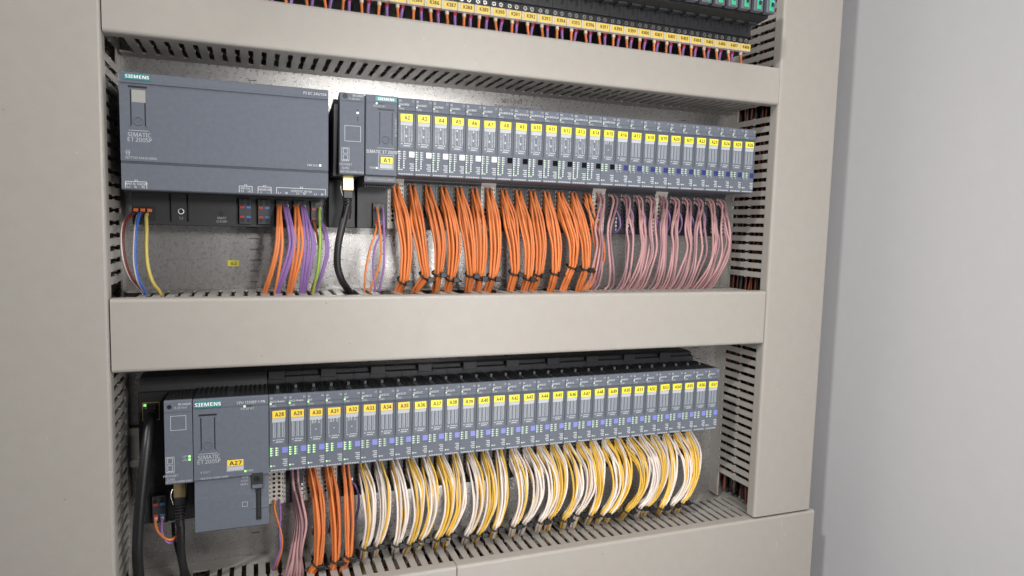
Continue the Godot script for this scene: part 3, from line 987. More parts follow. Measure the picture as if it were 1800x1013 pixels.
func processor_module() -> void:
	var t := thing("processor_module", "blue grey processor module with a yellow A27 tag at the left of the lower row", "processor", Vector3(-144, -317, 0))
	var o := Vector3(144, 317, 0)
	var b := mb()
	prism(b, [Vector2(-316.4, 36), Vector2(-316.4, 81.4), Vector2(-315.8, 82), Vector2(-257.6, 82), Vector2(-257.4, 81.5), Vector2(-257.0, 81.5), Vector2(-256.8, 82), Vector2(-250.4, 82), Vector2(-249.5, 80.8), Vector2(-249.5, 78.5), Vector2(-251.6, 78), Vector2(-251.6, 36)], 0, -161.8, -105.0)
	var h := obj("housing", b, M.grey, t, o)
	var grid := mb()
	for k in 15:
		if k == 7: continue
		box(grid, -161.6 + 3.85 * k, -251.6, 38, -160.2 + 3.85 * k, -249.6, 78.6)
	for k in 8:
		box(grid, -161.6, -251.5, 40 + 5 * k, -105.2, -250.0, 41.4 + 5 * k)
	stuff(obj("vent_grid", grid, M.dark, h))
	var low := mb()
	prism(low, [Vector2(-316.6, 36), Vector2(-316.6, 80.2), Vector2(-331.4, 80.8), Vector2(-331.7, 81.6), Vector2(-359.4, 81.6), Vector2(-360.4, 80.6), Vector2(-360.4, 74), Vector2(-358, 36)], 0, -161.6, -105.1)
	var lp := obj("lower_front", low, M.grey, t, o)
	var a := mb()
	prism(a, [Vector2(-317.4, 40), Vector2(-317.4, 81.2), Vector2(-316.6, 82), Vector2(-258.4, 82), Vector2(-258.2, 82.4), Vector2(-257.7, 82.4), Vector2(-257.5, 82), Vector2(-250.4, 82), Vector2(-249.4, 80.6), Vector2(-249.4, 78), Vector2(-251.4, 77), Vector2(-252, 40)], 0, -182.5, -162.4)
	var ba := obj("bus_adapter", a, M.grey, t, o)
	var g2 := mb()
	for k in 8:
		box(g2, -182.2 + 2.6 * k, -252, 42, -181.1 + 2.6 * k, -249.9, 77.8)
	for k in 7:
		box(g2, -182.3, -251.9, 44 + 5 * k, -162.6, -250.3, 45.2 + 5 * k)
	stuff(obj("vent_grid", g2, M.dark, ba))
	var bx := mb()
	box(bx, -206.4, -316, 8, -163.0, -251.0, 40, 0.6)
	box(bx, -206.0, -366.2, 8, -162.0, -316.4, 36, 0.5)
	prism(bx, [Vector2(-250.8, 8), Vector2(-250.8, 38), Vector2(-246, 36), Vector2(-240, 33), Vector2(-240, 8)], 0, -206.0, -105.2)
	obj("rear_housing", bx, M.dark, t, o)
	# front port of the rear housing
	var pf := mb()
	frame2d(pf, -203.6, -275.4, -190.4, -259.6, 40.0, 0.9)
	obj("port_shield", pf, M.gold, t, o)
	var ph := mb()
	box(ph, -202.7, -274.5, 40, -191.3, -260.5, 40.1)
	obj("port_opening", ph, M.black, t, o)
	var pl := mb()
	box(pl, -202.4, -262.8, 40.1, -200.4, -261.0, 41.0)
	obj("port_light", pl, M.led, t, o)
	# front details
	logo(h, -159.8, -256.6, -141.6, -250.9, 82.0)
	lettering("CPU 1510SP-1 PN", 2.1, Vector3(-107.4, -254.2, 82.05), M.white_print, h, 2, false, 0.95)
	handle(h, -157.8, -293.9, -144.4, -261.8, 82.0)
	lettering("SIMATIC", 3.2, Vector3(-150.5, -297.3, 82.05), M.dim_print, h, 1, false, 0.98)
	lettering("ET 200SP", 3.2, Vector3(-150.5, -301.1, 82.05), M.dim_print, h, 1, false, 0.98)
	lettering("6ES7510-1DK03-0AB0", 1.6, Vector3(-157.0, -315.0, 82.05), M.dim_print, h, 0, false, 0.9)
	lettering("V 3.0.1", 1.2, Vector3(-157.2, -309.8, 82.05), M.dim_print, h, 0)
	var ld := mb()
	box(ld, -124.2, -258.2, 82, -122.6, -256.7, 82.3)
	box(ld, -124.0, -312.6, 82, -122.6, -311.2, 82.3)
	stuff(obj("status_lights", ld, M.led, h))
	var dk := mb()
	for x in [-121.4, -119.4]:
		box(dk, x, -257.9, 82, x + 1.1, -256.9, 82.1)
	stuff(obj("dark_lights", dk, M.black, h))
	lettering("RN ER MT", 1.0, Vector3(-121.2, -259.4, 82.05), M.dim_print, h)
	lettering("PWR", 1.1, Vector3(-122.0, -311.8, 82.05), M.dim_print, h, 0)
	var wn := mb()
	box(wn, -137.0, -310.4, 82, -124.9, -306.4, 82.15)
	obj("marking_window", wn, M.dim_print, h)
	var fr := mb()
	frame2d(fr, -137.5, -311.0, -124.5, -302.0, 82.0, 0.3)
	stuff(obj("label_frame", fr, M.dim_print, h))
	var tg := obj("identification_tag", module_shapes.tag, M.tag_amber, h, Vector3(-131.0, -304.0, 82.1))
	tg.scale = Vector3(1.16, 0.8, 1)
	lettering("A27", 4.3, Vector3(0.3, 0, 0.75), M.black_print, tg, 1, true, 0.78)
	# mode switch and card slot
	bar_panel(lp, "switch_recess", -118.7, -327.9, 79.6, -109.5, -314.2, 82.05, M.gap, 0.2)
	bar_panel(lp, "switch_ramp", -118.2, -327.6, 81.4, -110.0, -324.4, 82.3, M.grey, 0.3)
	var kn := mb()
	collar(kn, Vector3(-114.2, -319.2, 82.05), 1.1, 2.3, 0.9, 20)
	disc(kn, Vector3(-114.2, -319.2, 82.15), 1.2, 16)
	obj("mode_switch", kn, M.black, lp)
	bar_panel(lp, "slot_grip", -118.4, -344.6, 80.4, -105.2, -337.0, 81.75, M.grey_low, 0.3)
	bar_panel(lp, "slot_grip_edge", -118.4, -344.8, 81.2, -105.2, -343.4, 82.1, M.grey, 0.3)
	var cs := bar_panel(lp, "card_slot", -115.2, -354.6, 80, -111.2, -328.6, 82.2, M.black, 0.1)
	bar_panel(cs, "memory_card", -114.0, -352.0, 82.1, -112.2, -330.5, 82.5, M.dark, 0.1)
	lettering("RUN\nSTOP\nMRES", 1.0, Vector3(-121.2, -320.5, 81.0), M.dim_print, lp, 2)
	var ci := mb()
	frame2d(ci, -126.0, -342.4, -121.8, -338.2, 81.6, 0.3)
	stuff(obj("card_symbol", ci, M.dim_print, lp))
	# bus adapter front
	var sc := mb()
	disc(sc, Vector3(-178.7, -254.2, 82.06), 1.75, 18)
	obj("screw_hole", sc, M.black, ba)
	lettering("BA 2xRJ45", 1.7, Vector3(-163.2, -252.4, 82.05), M.white_print, ba, 2, false, 0.85)
	lettering("0.28 Nm", 1.2, Vector3(-175.2, -255.2, 82.05), M.dim_print, ba, 0)
	var f2 := mb()
	frame2d(f2, -178.2, -273.4, -166.8, -261.5, 82.0, 0.4)
	stuff(obj("label_frame", f2, M.dim_print, ba))
	var ll := mb()
	box(ll, -165.6, -296.2, 82, -164.0, -294.6, 82.3)
	box(ll, -165.6, -298.8, 82, -164.0, -297.2, 82.3)
	stuff(obj("link_lights", ll, M.led, ba))
	lettering("LK1\nLK2", 1.2, Vector3(-166.0, -296.6, 82.05), M.dim_print, ba, 2)
	port_icon(ba, -182.0, -307.2, -175.8, -294.6, 82.0)
	lettering("X1 P2\nPROFINET\n(LAN)", 1.1, Vector3(-178.6, -310.2, 82.05), M.dim_print, ba)
	lettering("6ES7193-6AR00-0AA0", 1.3, Vector3(-172.8, -315.3, 82.05), M.dim_print, ba, 1, false, 0.82)
	# power plug
	var rc := mb()
	box(rc, -199.4, -366.4, 35.9, -186.6, -334.0, 36.3)
	obj("plug_recess", rc, M.black, t, o)
	plug(t, "plug", -197.6 + 144, -363.6 + 317, -187.2 + 144, -341.0 + 317, 42, [M.red, M.blue, M.red, M.blue])

# ---------- wires ----------
func shift(pts: Array, o: Vector3) -> Array:
	var r := []
	for p in pts:
		r.append(p - o)
	return r

# a bundle: each wire leaves its terminal, bows out and joins the tie
func bundle(called: String, label: String, group: String, starts: Array, tie_at: Vector3, end: Vector3, mats: Array, r: float, bulge: Vector3, tied: bool) -> void:
	var t := thing(called, label, "wire bundle", end, group)
	var n := starts.size()
	var rad := r * (sqrt(n) * 1.02 - 0.15)
	var axis := (end - tie_at).normalized()
	var u := (Vector3(1, 0, 0) - axis * axis.x).normalized()
	var w := axis.cross(u)
	# wires keep their side of the bundle: sort the packing spots like the terminals
	var spots := []
	for i in n:
		var ang := i * 2.39996
		var rr := rad * sqrt((i + 0.5) / n)
		spots.append(Vector2(cos(ang), sin(ang)) * rr)
	spots.sort_custom(func(a, b): return a.x < b.x)
	var order := range(n)
	order.sort_custom(func(a, b): return starts[a].x + starts[a].y * 0.16 < starts[b].x + starts[b].y * 0.16)
	var rings := mb()
	var bow := bulge * rng.randf_range(0.75, 1.25) + Vector3(rng.randf_range(-1.2, 1.6), 0, 0)
	# within each slice of the bundle the upper terminals lie in front
	var front := 1.0 if w.z > 0.0 else -1.0
	for c in range(0, n, 3):
		var part: Array = spots.slice(c, c + 3)
		part.sort_custom(func(a, b): return a.y * front < b.y * front)
		var few: Array = order.slice(c, c + 3)
		few.sort_custom(func(a, b): return starts[a].y < starts[b].y)
		for i in part.size():
			spots[c + i] = part[i]
			order[c + i] = few[i]
	for k in n:
		var s: Vector3 = starts[order[k]]
		var sp: Vector2 = spots[k]
		var d := u * sp.x + w * sp.y
		var full := tie_at - s
		var j := Vector3(rng.randf_range(-0.8, 0.8), 0, rng.randf_range(-1.2, 1.2))
		var m1 := s + full * 0.31 + bow * rng.randf_range(0.8, 0.98) + d * 1.0 + j
		var m2 := s + full * 0.61 + bow * rng.randf_range(0.92, 1.06) + d * 1.22 - j * 0.5
		var m3 := s + full * 0.86 + bow * 0.48 + d * 1.15
		var ctrl := [s + Vector3(0, 0, -1.5), s + Vector3(0, -0.6, 3.6), s + Vector3(full.x * 0.04, -5.5, 7.2), m1, m2, m3, tie_at + d, end + d * 0.9, end + d * 0.9 + axis * 9 + Vector3(0, -14, 0)]
		var st := mb()
		tube(st, shift(smooth(ctrl, 4), end), r, 7)
		obj("wire", st, mats[order[k]], t)
		collar(rings, s - end + Vector3(0, 0, 0.5), r, r + 0.55, 0.5, 10)
	stuff(obj("wire_sleeves", rings, M.ring_dim, t))
	var ring := []
	for k in 18:
		var a := TAU * k / 18
		ring.append(tie_at - end + (u * cos(a) + w * sin(a)) * (rad + r + 0.35))
	var st2 := mb()
	tube(st2, ring, 1.0, 6, true, 1.0)
	var tie := obj("cable_tie", st2, M.tie, t)
	var q := mb()
	var hc := tie_at - end + (u * 0.75 - w * 0.66).normalized() * (rad + r + 0.9)
	if hc.z < tie_at.z - end.z: hc = tie_at - end + (u * 0.75 + w * 0.66).normalized() * (rad + r + 0.9)
	box(q, hc.x - 2.8, hc.y - 2.4, hc.z - 1.4, hc.x + 3.0, hc.y + 2.3, hc.z + 2.8, 0.5)
	obj("tie_head", q, M.tie, tie)
	var e := mb()
	tube(e, [hc + Vector3(1.8, -0.2, 0.4), hc + Vector3(4.2, -1.0, 0.6), hc + Vector3(5.6, -1.6, 0.5)], 1.0, 6)
	obj("tie_tail", e, M.tie, tie)

func loose(called: String, label: String, category: String, group: String, ctrl: Array, m: Material, r: float, collar_mat: Material = null) -> MeshInstance3D:
	var o: Vector3 = ctrl[-1]
	var st := mb()
	tube(st, shift(smooth(ctrl, 5), o), r, 8)
	var w := obj(called, st, m)
	w.position = o * MM
	tag(w, label, category, group)
	if collar_mat:
		var c := mb()
		var a: Vector3 = ctrl[0] - o
		var d: Vector3 = (ctrl[1] - ctrl[0]).normalized()
		tube(c, [a - d * 0.5, a + d * 1.2, a + d * 2.4], r * 1.35, 9)
		obj("sleeve", c, collar_mat, w)
	return w

func holes(n: int, base_x: float, base_y: float, rows: Array) -> Array:
	var s := []
	for k in rows:
		for x in [4.6, 9.0]:
			if s.size() < n:
				s.append(Vector3(base_x + x, base_y - 5.2 - 4.05 * k, 37.6))
	return s

func upper_wires() -> void:
	rng.seed = 101
	# module, tie x, tie y, end x
	for e in [[2, 13.0, -157.3, 9.7], [3, 33.2, -153.1, 25.5], [4, 45.3, -150.5, 45.2], [5, 57.7, -154.8, 57.0], [6, 77.5, -151.6, 77.4], [7, 85.9, -154.3, 87.0], [8, 99.3, -153.8, 97.0], [9, 122.1, -149.9, 120.5], [10, 135.6, -154.4, 135.2], [11, 147.0, -151.1, 144.2], [12, 165.2, -149.9, 164.0], [13, 183.4, -144.2, 177.9], [14, 198.5, -145.7, 195.5]]:
		var n: int = e[0]
		var cnt := 9 if n in [4, 7, 10] else (12 if n in [3, 9, 13] else 10)
		var s := holes(cnt, 15.0 * (n - 2), -64.9, [0, 1, 2, 3, 4, 5])
		var mats := []
		for k in cnt:
			mats.append(M.oranges[rng.randi_range(0, 2)])
		bundle("wire_bundle", "bundle of orange wires tied with a black cable tie under the module tagged A%d" % n, "orange wire bundles of the upper row", s, Vector3(e[1], e[2], 50), Vector3(e[3], -168.5, 42), mats, 1.2, Vector3(2.6 if n != 3 else 0.0, 0, 9), true)
	for k in 5:
		var x: float = 195.0 + [4.6, 9.0][k % 2]
		var y := -70.1 - 4.05 * (k / 2)
		loose("wire", "loose orange wire under the module tagged A15, %s from the left at the duct" % ["first", "second", "third", "fourth", "fifth"][k], "wire", "loose orange wires under A15", [Vector3(x, y, 36.5), Vector3(x, y - 1, 41), Vector3(x + 1, y - 7, 45), Vector3(x + 7 + k * 1.6, -115, 50 + k), Vector3(x + 11 + k * 1.5, -138, 50), Vector3(x + 5 + k, -160, 45), Vector3(x - 1 + k, -170, 41), Vector3(x - 3 + k, -184, 36)], M.oranges[k % 3], 1.12)
	# pink wires: module, widest x, end x
	var pk := {16: [215.0, 212.0], 17: [231.0, 236.0], 18: [248.0, 247.5], 19: [265.0, 259.0], 20: [276.0, 268.0], 21: [290.0, 288.0], 22: [303.0, 302.0], 23: [320.0, 315.0], 24: [335.0, 329.0], 25: [354.0, 345.0], 26: [367.5, 357.0]}
	for n in pk:
		var cnt := 2 if n == 17 else 4
		for k in cnt:
			var x: float = 15.0 * (n - 2) + [4.6, 9.0][k % 2]
			var y := -70.1 - 4.05 * (k / 2)
			var wx: float = pk[n][0] - 6.5 + 2.2 * k + rng.randf_range(-2.6, 2.4)
			var ex: float = pk[n][1] - 6.5 + 3.6 * k + rng.randf_range(-1.0, 1.0)
			loose("wire", "pink wire curving down under the module tagged A%d, %s at the duct" % [n, (["left one", "right one"] if cnt == 2 else ["leftmost", "second from left", "third from left", "rightmost"])[k]], "wire", "pink wires under A%d" % n, [Vector3(x, y, 36.5), Vector3(x, y - 1, 41), Vector3(x + 0.6, y - 8, 46), Vector3(wx - 2.0, -104, 55 + k), Vector3(wx, -122 + rng.randf_range(-7, 6), 56 + k + rng.randf_range(-4, 3)), Vector3(lerpf(wx, ex, 0.45) + rng.randf_range(-1.5, 1.5), -146, 53), Vector3(ex + 1.0, -163, 44), Vector3(ex - 2, -170, 40), Vector3(ex - 6, -186, 35)], M.pinks[(n + k) % 3], 1.2, M.ring_dim)
	for n in range(17, 27):
		var x := 15.0 * (n - 2) + 9.2
		var y := -80.0 - 2.5 * (n % 3)
		loose("wire", "short violet jumper wire beside the pink wires under the module tagged A%d" % n, "wire", "violet jumper wires", [Vector3(x, y, 37), Vector3(x + 1.2, y - 1.2, 42), Vector3(x + 3.5, y - 8, 46), Vector3(x + 5.0, y - 17, 46), Vector3(x + 4.5, -107.0, 42), Vector3(x + 3.2, -109.0, 37.5)], M.violet, 1.0)
	# wires of the power supply
	var dn := [
		["wire", "brown and white striped supply wire at the far left of the power supply", "wire", "", [Vector3(-206.4, -103.0, 40), Vector3(-207.4, -104.6, 48), Vector3(-210.4, -112, 58), Vector3(-210.9, -124.3, 64), Vector3(-209.6, -140.2, 64), Vector3(-205.8, -154.4, 58), Vector3(-199.6, -165.3, 50), Vector3(-196, -178, 42)], M.wire_brown],
		["wire", "blue supply wire with a white stripe under the power supply", "wire", "", [Vector3(-201.5, -102.8, 40), Vector3(-201.8, -104.6, 47), Vector3(-202.4, -115.2, 57), Vector3(-203.1, -128.9, 60), Vector3(-203.2, -142.8, 60), Vector3(-201.5, -155.8, 57), Vector3(-198.6, -165.3, 50), Vector3(-196.5, -178, 42)], M.wire_blue],
		["wire", "yellow earth wire under the left of the power supply", "wire", "", [Vector3(-196.6, -103.0, 40), Vector3(-196.4, -105, 47), Vector3(-195.3, -115.1, 55), Vector3(-195.4, -131.2, 58), Vector3(-194.3, -146.3, 58), Vector3(-191.4, -158.3, 55), Vector3(-188.1, -164.8, 50), Vector3(-184, -177, 42)], M.wire_yellow]]
	for d in dn:
		var w := loose(d[0], d[1], d[2], d[3], d[4], d[5], 1.45)
		if d[5] != M.wire_yellow:
			var c := []
			for p in d[4]:
				c.append(p + Vector3(-0.75, 0, 0.55))
			var st := mb()
			tube(st, shift(smooth(c.slice(1), 5), d[4][-1]), 0.95, 7)
			obj("stripe", st, M.wire_white, w)
	# output wires: start x, mid x, end x, colour
	var outs := [[-95.6, -97.2, -107.5, 0], [-93.4, -95.4, -105.6, 0], [-94.4, -92.6, -98.2, 0], [-91.0, -86.6, -98.0, 1], [-89.4, -83.8, -96.0, 1], [-88.4, -82.6, -94.8, 1], [-81.6, -82.6, -88.0, 0], [-79.2, -79.4, -86.0, 0], [-80.2, -76.0, -84.8, 0], [-76.6, -74.4, -77.5, 1], [-75.0, -71.6, -75.6, 1], [-74.0, -68.2, -73.6, 1], [-75.8, -66.6, -74.8, 1]]
	for k in outs.size():
		var e: Array = outs[k]
		var orange: bool = e[3] == 0
		var order := ["first", "second", "third", "fourth", "fifth", "sixth", "seventh", "eighth", "ninth", "tenth", "eleventh", "twelfth", "thirteenth"]
		loose("wire", "%s output wire under the power supply, %s of thirteen from the left" % ["orange" if orange else "violet", order[k]], "wire", "output wires of the power supply", [Vector3(e[0], -92.4, 41), Vector3(e[0], -93.4, 46), Vector3(lerpf(e[0], e[1], 0.3), -100, 53), Vector3(e[1], -122, 60), Vector3(lerpf(e[1], e[2], 0.25), -138, 60), Vector3(lerpf(e[1], e[2], 0.7), -156, 54), Vector3(e[2], -167, 48), Vector3(e[2] - 1, -180, 42)], M.oranges[k % 3] if orange else M.violet, 1.25, M.cream)
	loose("wire", "yellow green earth wire at the right end of the power supply", "wire", "", [Vector3(-61.0, -93.2, 41), Vector3(-61.1, -94.2, 46), Vector3(-61.6, -103, 52), Vector3(-61.8, -122, 60), Vector3(-63.2, -146, 57), Vector3(-66.4, -166, 48), Vector3(-67.5, -180, 42)], M.wire_green, 1.25, M.cream)
	for k in 2:
		loose("wire", "violet wire beside the yellow green earth wire, %s" % ["inner of the two", "outermost and bowing out furthest"][k], "wire", "violet wires by the earth wire", [Vector3(-60.6 + k, -106.2, 41), Vector3(-59.8 + k, -107.5, 46), Vector3(-57.2 + k * 1.6, -118, 55), Vector3(-56.4 + k * 1.4, -132, 58), Vector3(-60.4 + k, -152, 54), Vector3(-65.0 + k, -166, 46), Vector3(-67 + k, -180, 42)], M.violet, 1.1)
	loose("wire", "orange wire from the lower terminal by the yellow green earth wire", "wire", "", [Vector3(-65.6, -106.2, 41), Vector3(-65.6, -107.5, 46), Vector3(-63.6, -118, 54), Vector3(-62.4, -132, 57), Vector3(-64.4, -152, 54), Vector3(-67.8, -166, 46), Vector3(-69, -180, 42)], M.oranges[1], 1.1)
	# wires of the interface module
	for e in [["orange wire from the upper opening of the interface module plug", -11.2, -91.6, -8.0, -10.0, -16.5, 0], ["violet wire from the upper opening of the interface module plug", -6.0, -91.6, -5.0, -5.4, -8.4, 1], ["orange wire from the lower opening of the interface module plug", -11.2, -107.0, -17.5, -21.2, -22.0, 0], ["violet wire from the lower opening of the interface module plug", -6.0, -107.0, -13.6, -15.0, -12.6, 1]]:
		loose("wire", e[0], "wire", "", [Vector3(e[1], e[2], 42), Vector3(e[1], e[2] - 1.5, 46), Vector3(lerpf(e[1], e[3], 0.4), e[2] - 10, 50), Vector3(e[3], -128, 51), Vector3(e[4], -146, 51), Vector3(e[5], -165, 48), Vector3(e[5], -180, 42)], M.oranges[1] if e[6] == 0 else M.violet, 1.0, M.cream)
	rj45("network_cable", "thick black network cable with a gold plug under the interface module", [Vector3(-39.5, -91.5, 60.6), Vector3(-41.0, -98, 62), Vector3(-43.9, -109.1, 64), Vector3(-47.4, -126.7, 65), Vector3(-47.6, -143.2, 63), Vector3(-43.1, -156.4, 58), Vector3(-36.0, -167.1, 49), Vector3(-30, -180, 40)], 3.1, Vector3(-38.7, -69.5, 60), M.gold)

func lower_wires() -> void:
	rng.seed = 202
	for e in [["orange", 4.6, 0, -94.0, -95.6], ["violet", 9.0, 1, -95.2, -97.6]]:
		var x: float = -104.65 + e[1]
		loose("wire", "single %s wire from the white base unit under the module tagged A28" % e[0], "wire", "", [Vector3(x, -357.4, 37), Vector3(x, -358.6, 41), Vector3(x + 0.8, -366, 45), Vector3(e[3] - 0.5, -384, 48), Vector3(e[3], -398, 48), Vector3(e[4] - 2, -416, 42), Vector3(e[4] - 4, -424, 36), Vector3(e[4] - 5, -436, 30)], M.oranges[1] if e[2] == 0 else M.violet, 1.1)
	for k in 7:
		var x: float = -89.65 + [4.6, 9.0][k % 2]
		var y := -320.9 - 4.05 * (k / 2)
		var ex := -92.0 + 2.6 * k
		loose("wire", "pink wire under the module tagged A29, %s from left at the duct" % ["first", "second", "third", "fourth", "fifth", "sixth", "seventh"][k], "wire", "pink wires under A29", [Vector3(x, y, 36.5), Vector3(x, y - 1, 41), Vector3(x + 0.5, y - 8, 46), Vector3(x + 1.0 + k * 0.5, -352, 50 + k), Vector3(x + 2.5 + k * 0.9, -374, 54 + k), Vector3(lerpf(x + 4, ex, 0.5), -398, 56 + k * 0.6), Vector3(ex, -423, 54), Vector3(ex - 4, -438, 46)], M.pinks[k % 3], 1.22)
	for e in [[30, -63.9, -415.5, -69.0, 50, 9], [31, -47.2, -414.6, -49.4, 50, 8], [32, -35.4, -412.8, -40.2, 50, 6]]:
		var n: int = e[0]
		var s := holes(e[5], -104.65 + 15.0 * (n - 28), -315.7, [0, 1, 2, 3, 4])
		var mats := []
		for k in e[5]:
			mats.append(M.oranges[rng.randi_range(0, 2)])
		bundle("wire_bundle", "bundle of orange wires tied with a black cable tie under the module tagged A%d" % n, "orange wire bundles of the lower row", s, Vector3(e[1], e[2], 52), Vector3(e[3], -424, e[4]), mats, 1.22, Vector3(2.2, 0, 7), true)
	for e in [[-64.2, 30], [-50.0, 31], [-27.5, 32]]:
		loose("wire", "short violet jumper wire at the right of the orange bundle under A%d" % e[1], "wire", "violet jumper wires of the lower row", [Vector3(e[0] - 4, -349, 37), Vector3(e[0] - 1, -350, 41), Vector3(e[0] + 1.6, -358, 44), Vector3(e[0] + 1.8, -370, 44), Vector3(e[0], -381, 42), Vector3(e[0] - 2, -394, 38)], M.violet, 1.1)
	# yellow and white bundles: tie x, tie y, end x, end z
	var tb := [[-20.4, -404.7, -19.6, 34.9], [-9.6, -404.3, -9.0, 32.8], [9.4, -405.7, 11.0, 33.7], [22.0, -407.0, 20.6, 37.0], [33.5, -404.1, 33.6, 33.5], [49.2, -405.7, 51.0, 33.9], [60.0, -403.2, 62.0, 33.6], [79.1, -406.8, 81.0, 35.0], [91.4, -407.0, 92.0, 35.2], [108.1, -404.1, 111.4, 33.4], [128.1, -403.8, 131.6, 34.3], [139.8, -403.0, 142.6, 33.6], [157.6, -403.0, 162.0, 32.9], [168.1, -401.3, 172.4, 33.2], [184.6, -404.4, 190.6, 33.2], [199.2, -400.6, 201.6, 35.0], [215.3, -403.8, 220.4, 31.6], [229.3, -405.0, 232.9, 32.9], [237.8, -406.0, 243.1, 34.0], [259.1, -405.0, 262.6, 32.0], [275.0, -403.5, 282.5, 31.5], [282.4, -404.4, 290.6, 32.5], [302.1, -406.4, 310.6, 32.3], [315.9, -405.5, 322.4, 32.7], [329.2, -404.1, 333.6, 34.0]]
	for i in tb.size():
		var n := 33 + i
		var e: Array = tb[i]
		var cnt := 11 if i != 1 else 9
		var s := holes(cnt, -104.65 + 15.0 * (n - 28), -315.7, [0, 1, 2, 3, 4, 5])
		var mats := []
		var run := rng.randf()
		var share: float = [0.25, 0.18, 0.35, 0.4, 0.42, 0.4, 0.4, 0.5, 0.6, 0.35][i % 10] + (0.12 if i > 18 else 0.0)
		for k in cnt:
			run = fposmod(k * 0.618 + i * 0.377 + rng.randf() * 0.22, 1.0)
			mats.append(M.ambers[rng.randi_range(0, 2)] if run < share else M.whites[rng.randi_range(0, 2)])
		bundle("wire_bundle", "bundle of yellow and white wires tied under the module tagged A%d" % n, "yellow and white wire bundles", s, Vector3(e[0], e[1], 52), Vector3(e[2], -424, e[3]), mats, 1.08, Vector3(3.8 + 2.8 * minf(i / 8.0, 2.3), 0, 11), true)
	# left cables
	rj45("network_cable", "black network cable with a gold plug under the processor module", [Vector3(-174.6, -350, 60.6), Vector3(-174.2, -360, 60), Vector3(-174.3, -372, 59), Vector3(-174.6, -388, 56), Vector3(-173.0, -405, 51), Vector3(-169.0, -423, 42), Vector3(-164, -440, 34)], 3.3, Vector3(-174.2, -327.0, 60), M.gold)
	var t := thing("network_cable", "thickest black network cable hanging from the socket at the far left of the lower row", "network cable", Vector3(-206, -414, 54))
	var o := Vector3(-206, -414, 54)
	var pb := mb()
	box(pb, -201.6, -273.8, 40.2, -192.0, -263.0, 50, 0.8)
	obj("plug_body", pb, M.cable_black, t, -o)
	var cb := mb()
	tube(cb, shift(smooth([Vector3(-196.6, -269, 46), Vector3(-196.4, -272, 55), Vector3(-196.8, -281.6, 62), Vector3(-197.6, -292, 67), Vector3(-199.4, -309, 71), Vector3(-202.0, -332.4, 71), Vector3(-204.4, -357.1, 69), Vector3(-205.8, -380.7, 66), Vector3(-206.0, -399.8, 60), Vector3(-206.3, -416, 53), Vector3(-205, -440, 44)], 6), o), 4.1, 14)
	obj("jacket", cb, M.cable_black, t)
	var cl := mb()
	tube(cl, shift(smooth([Vector3(-181, -366, 40), Vector3(-180.2, -378, 42), Vector3(-177, -394, 44), Vector3(-175, -410, 42), Vector3(-174, -436, 38)], 5), Vector3(-174, -436, 38)), 2.6, 10)
	var c2 := obj("network_cable", cl, M.cable_black)
	c2.position = Vector3(-174, -436, 38) * MM
	tag(c2, "thinner black cable passing behind the network cable under the processor module", "cable")
	loose("wire", "orange wire in the lower plug of the processor module, curling to its bare end", "wire", "", [Vector3(-195.0, -359.6, 42), Vector3(-195.0, -361.2, 46), Vector3(-192.9, -366.3, 52), Vector3(-187.9, -371.2, 56), Vector3(-182.5, -374.2, 56), Vector3(-179.4, -373.6, 53), Vector3(-177.4, -371.6, 48)], M.oranges[1], 1.15, M.cream)
	loose("wire", "violet wire in the lower plug of the processor module", "wire", "", [Vector3(-189.9, -359.6, 42), Vector3(-189.9, -361.2, 46), Vector3(-189.4, -367.4, 53), Vector3(-186.7, -373.9, 56), Vector3(-182.9, -377.2, 55), Vector3(-179.0, -378.0, 48)], M.violet, 1.15, M.cream)

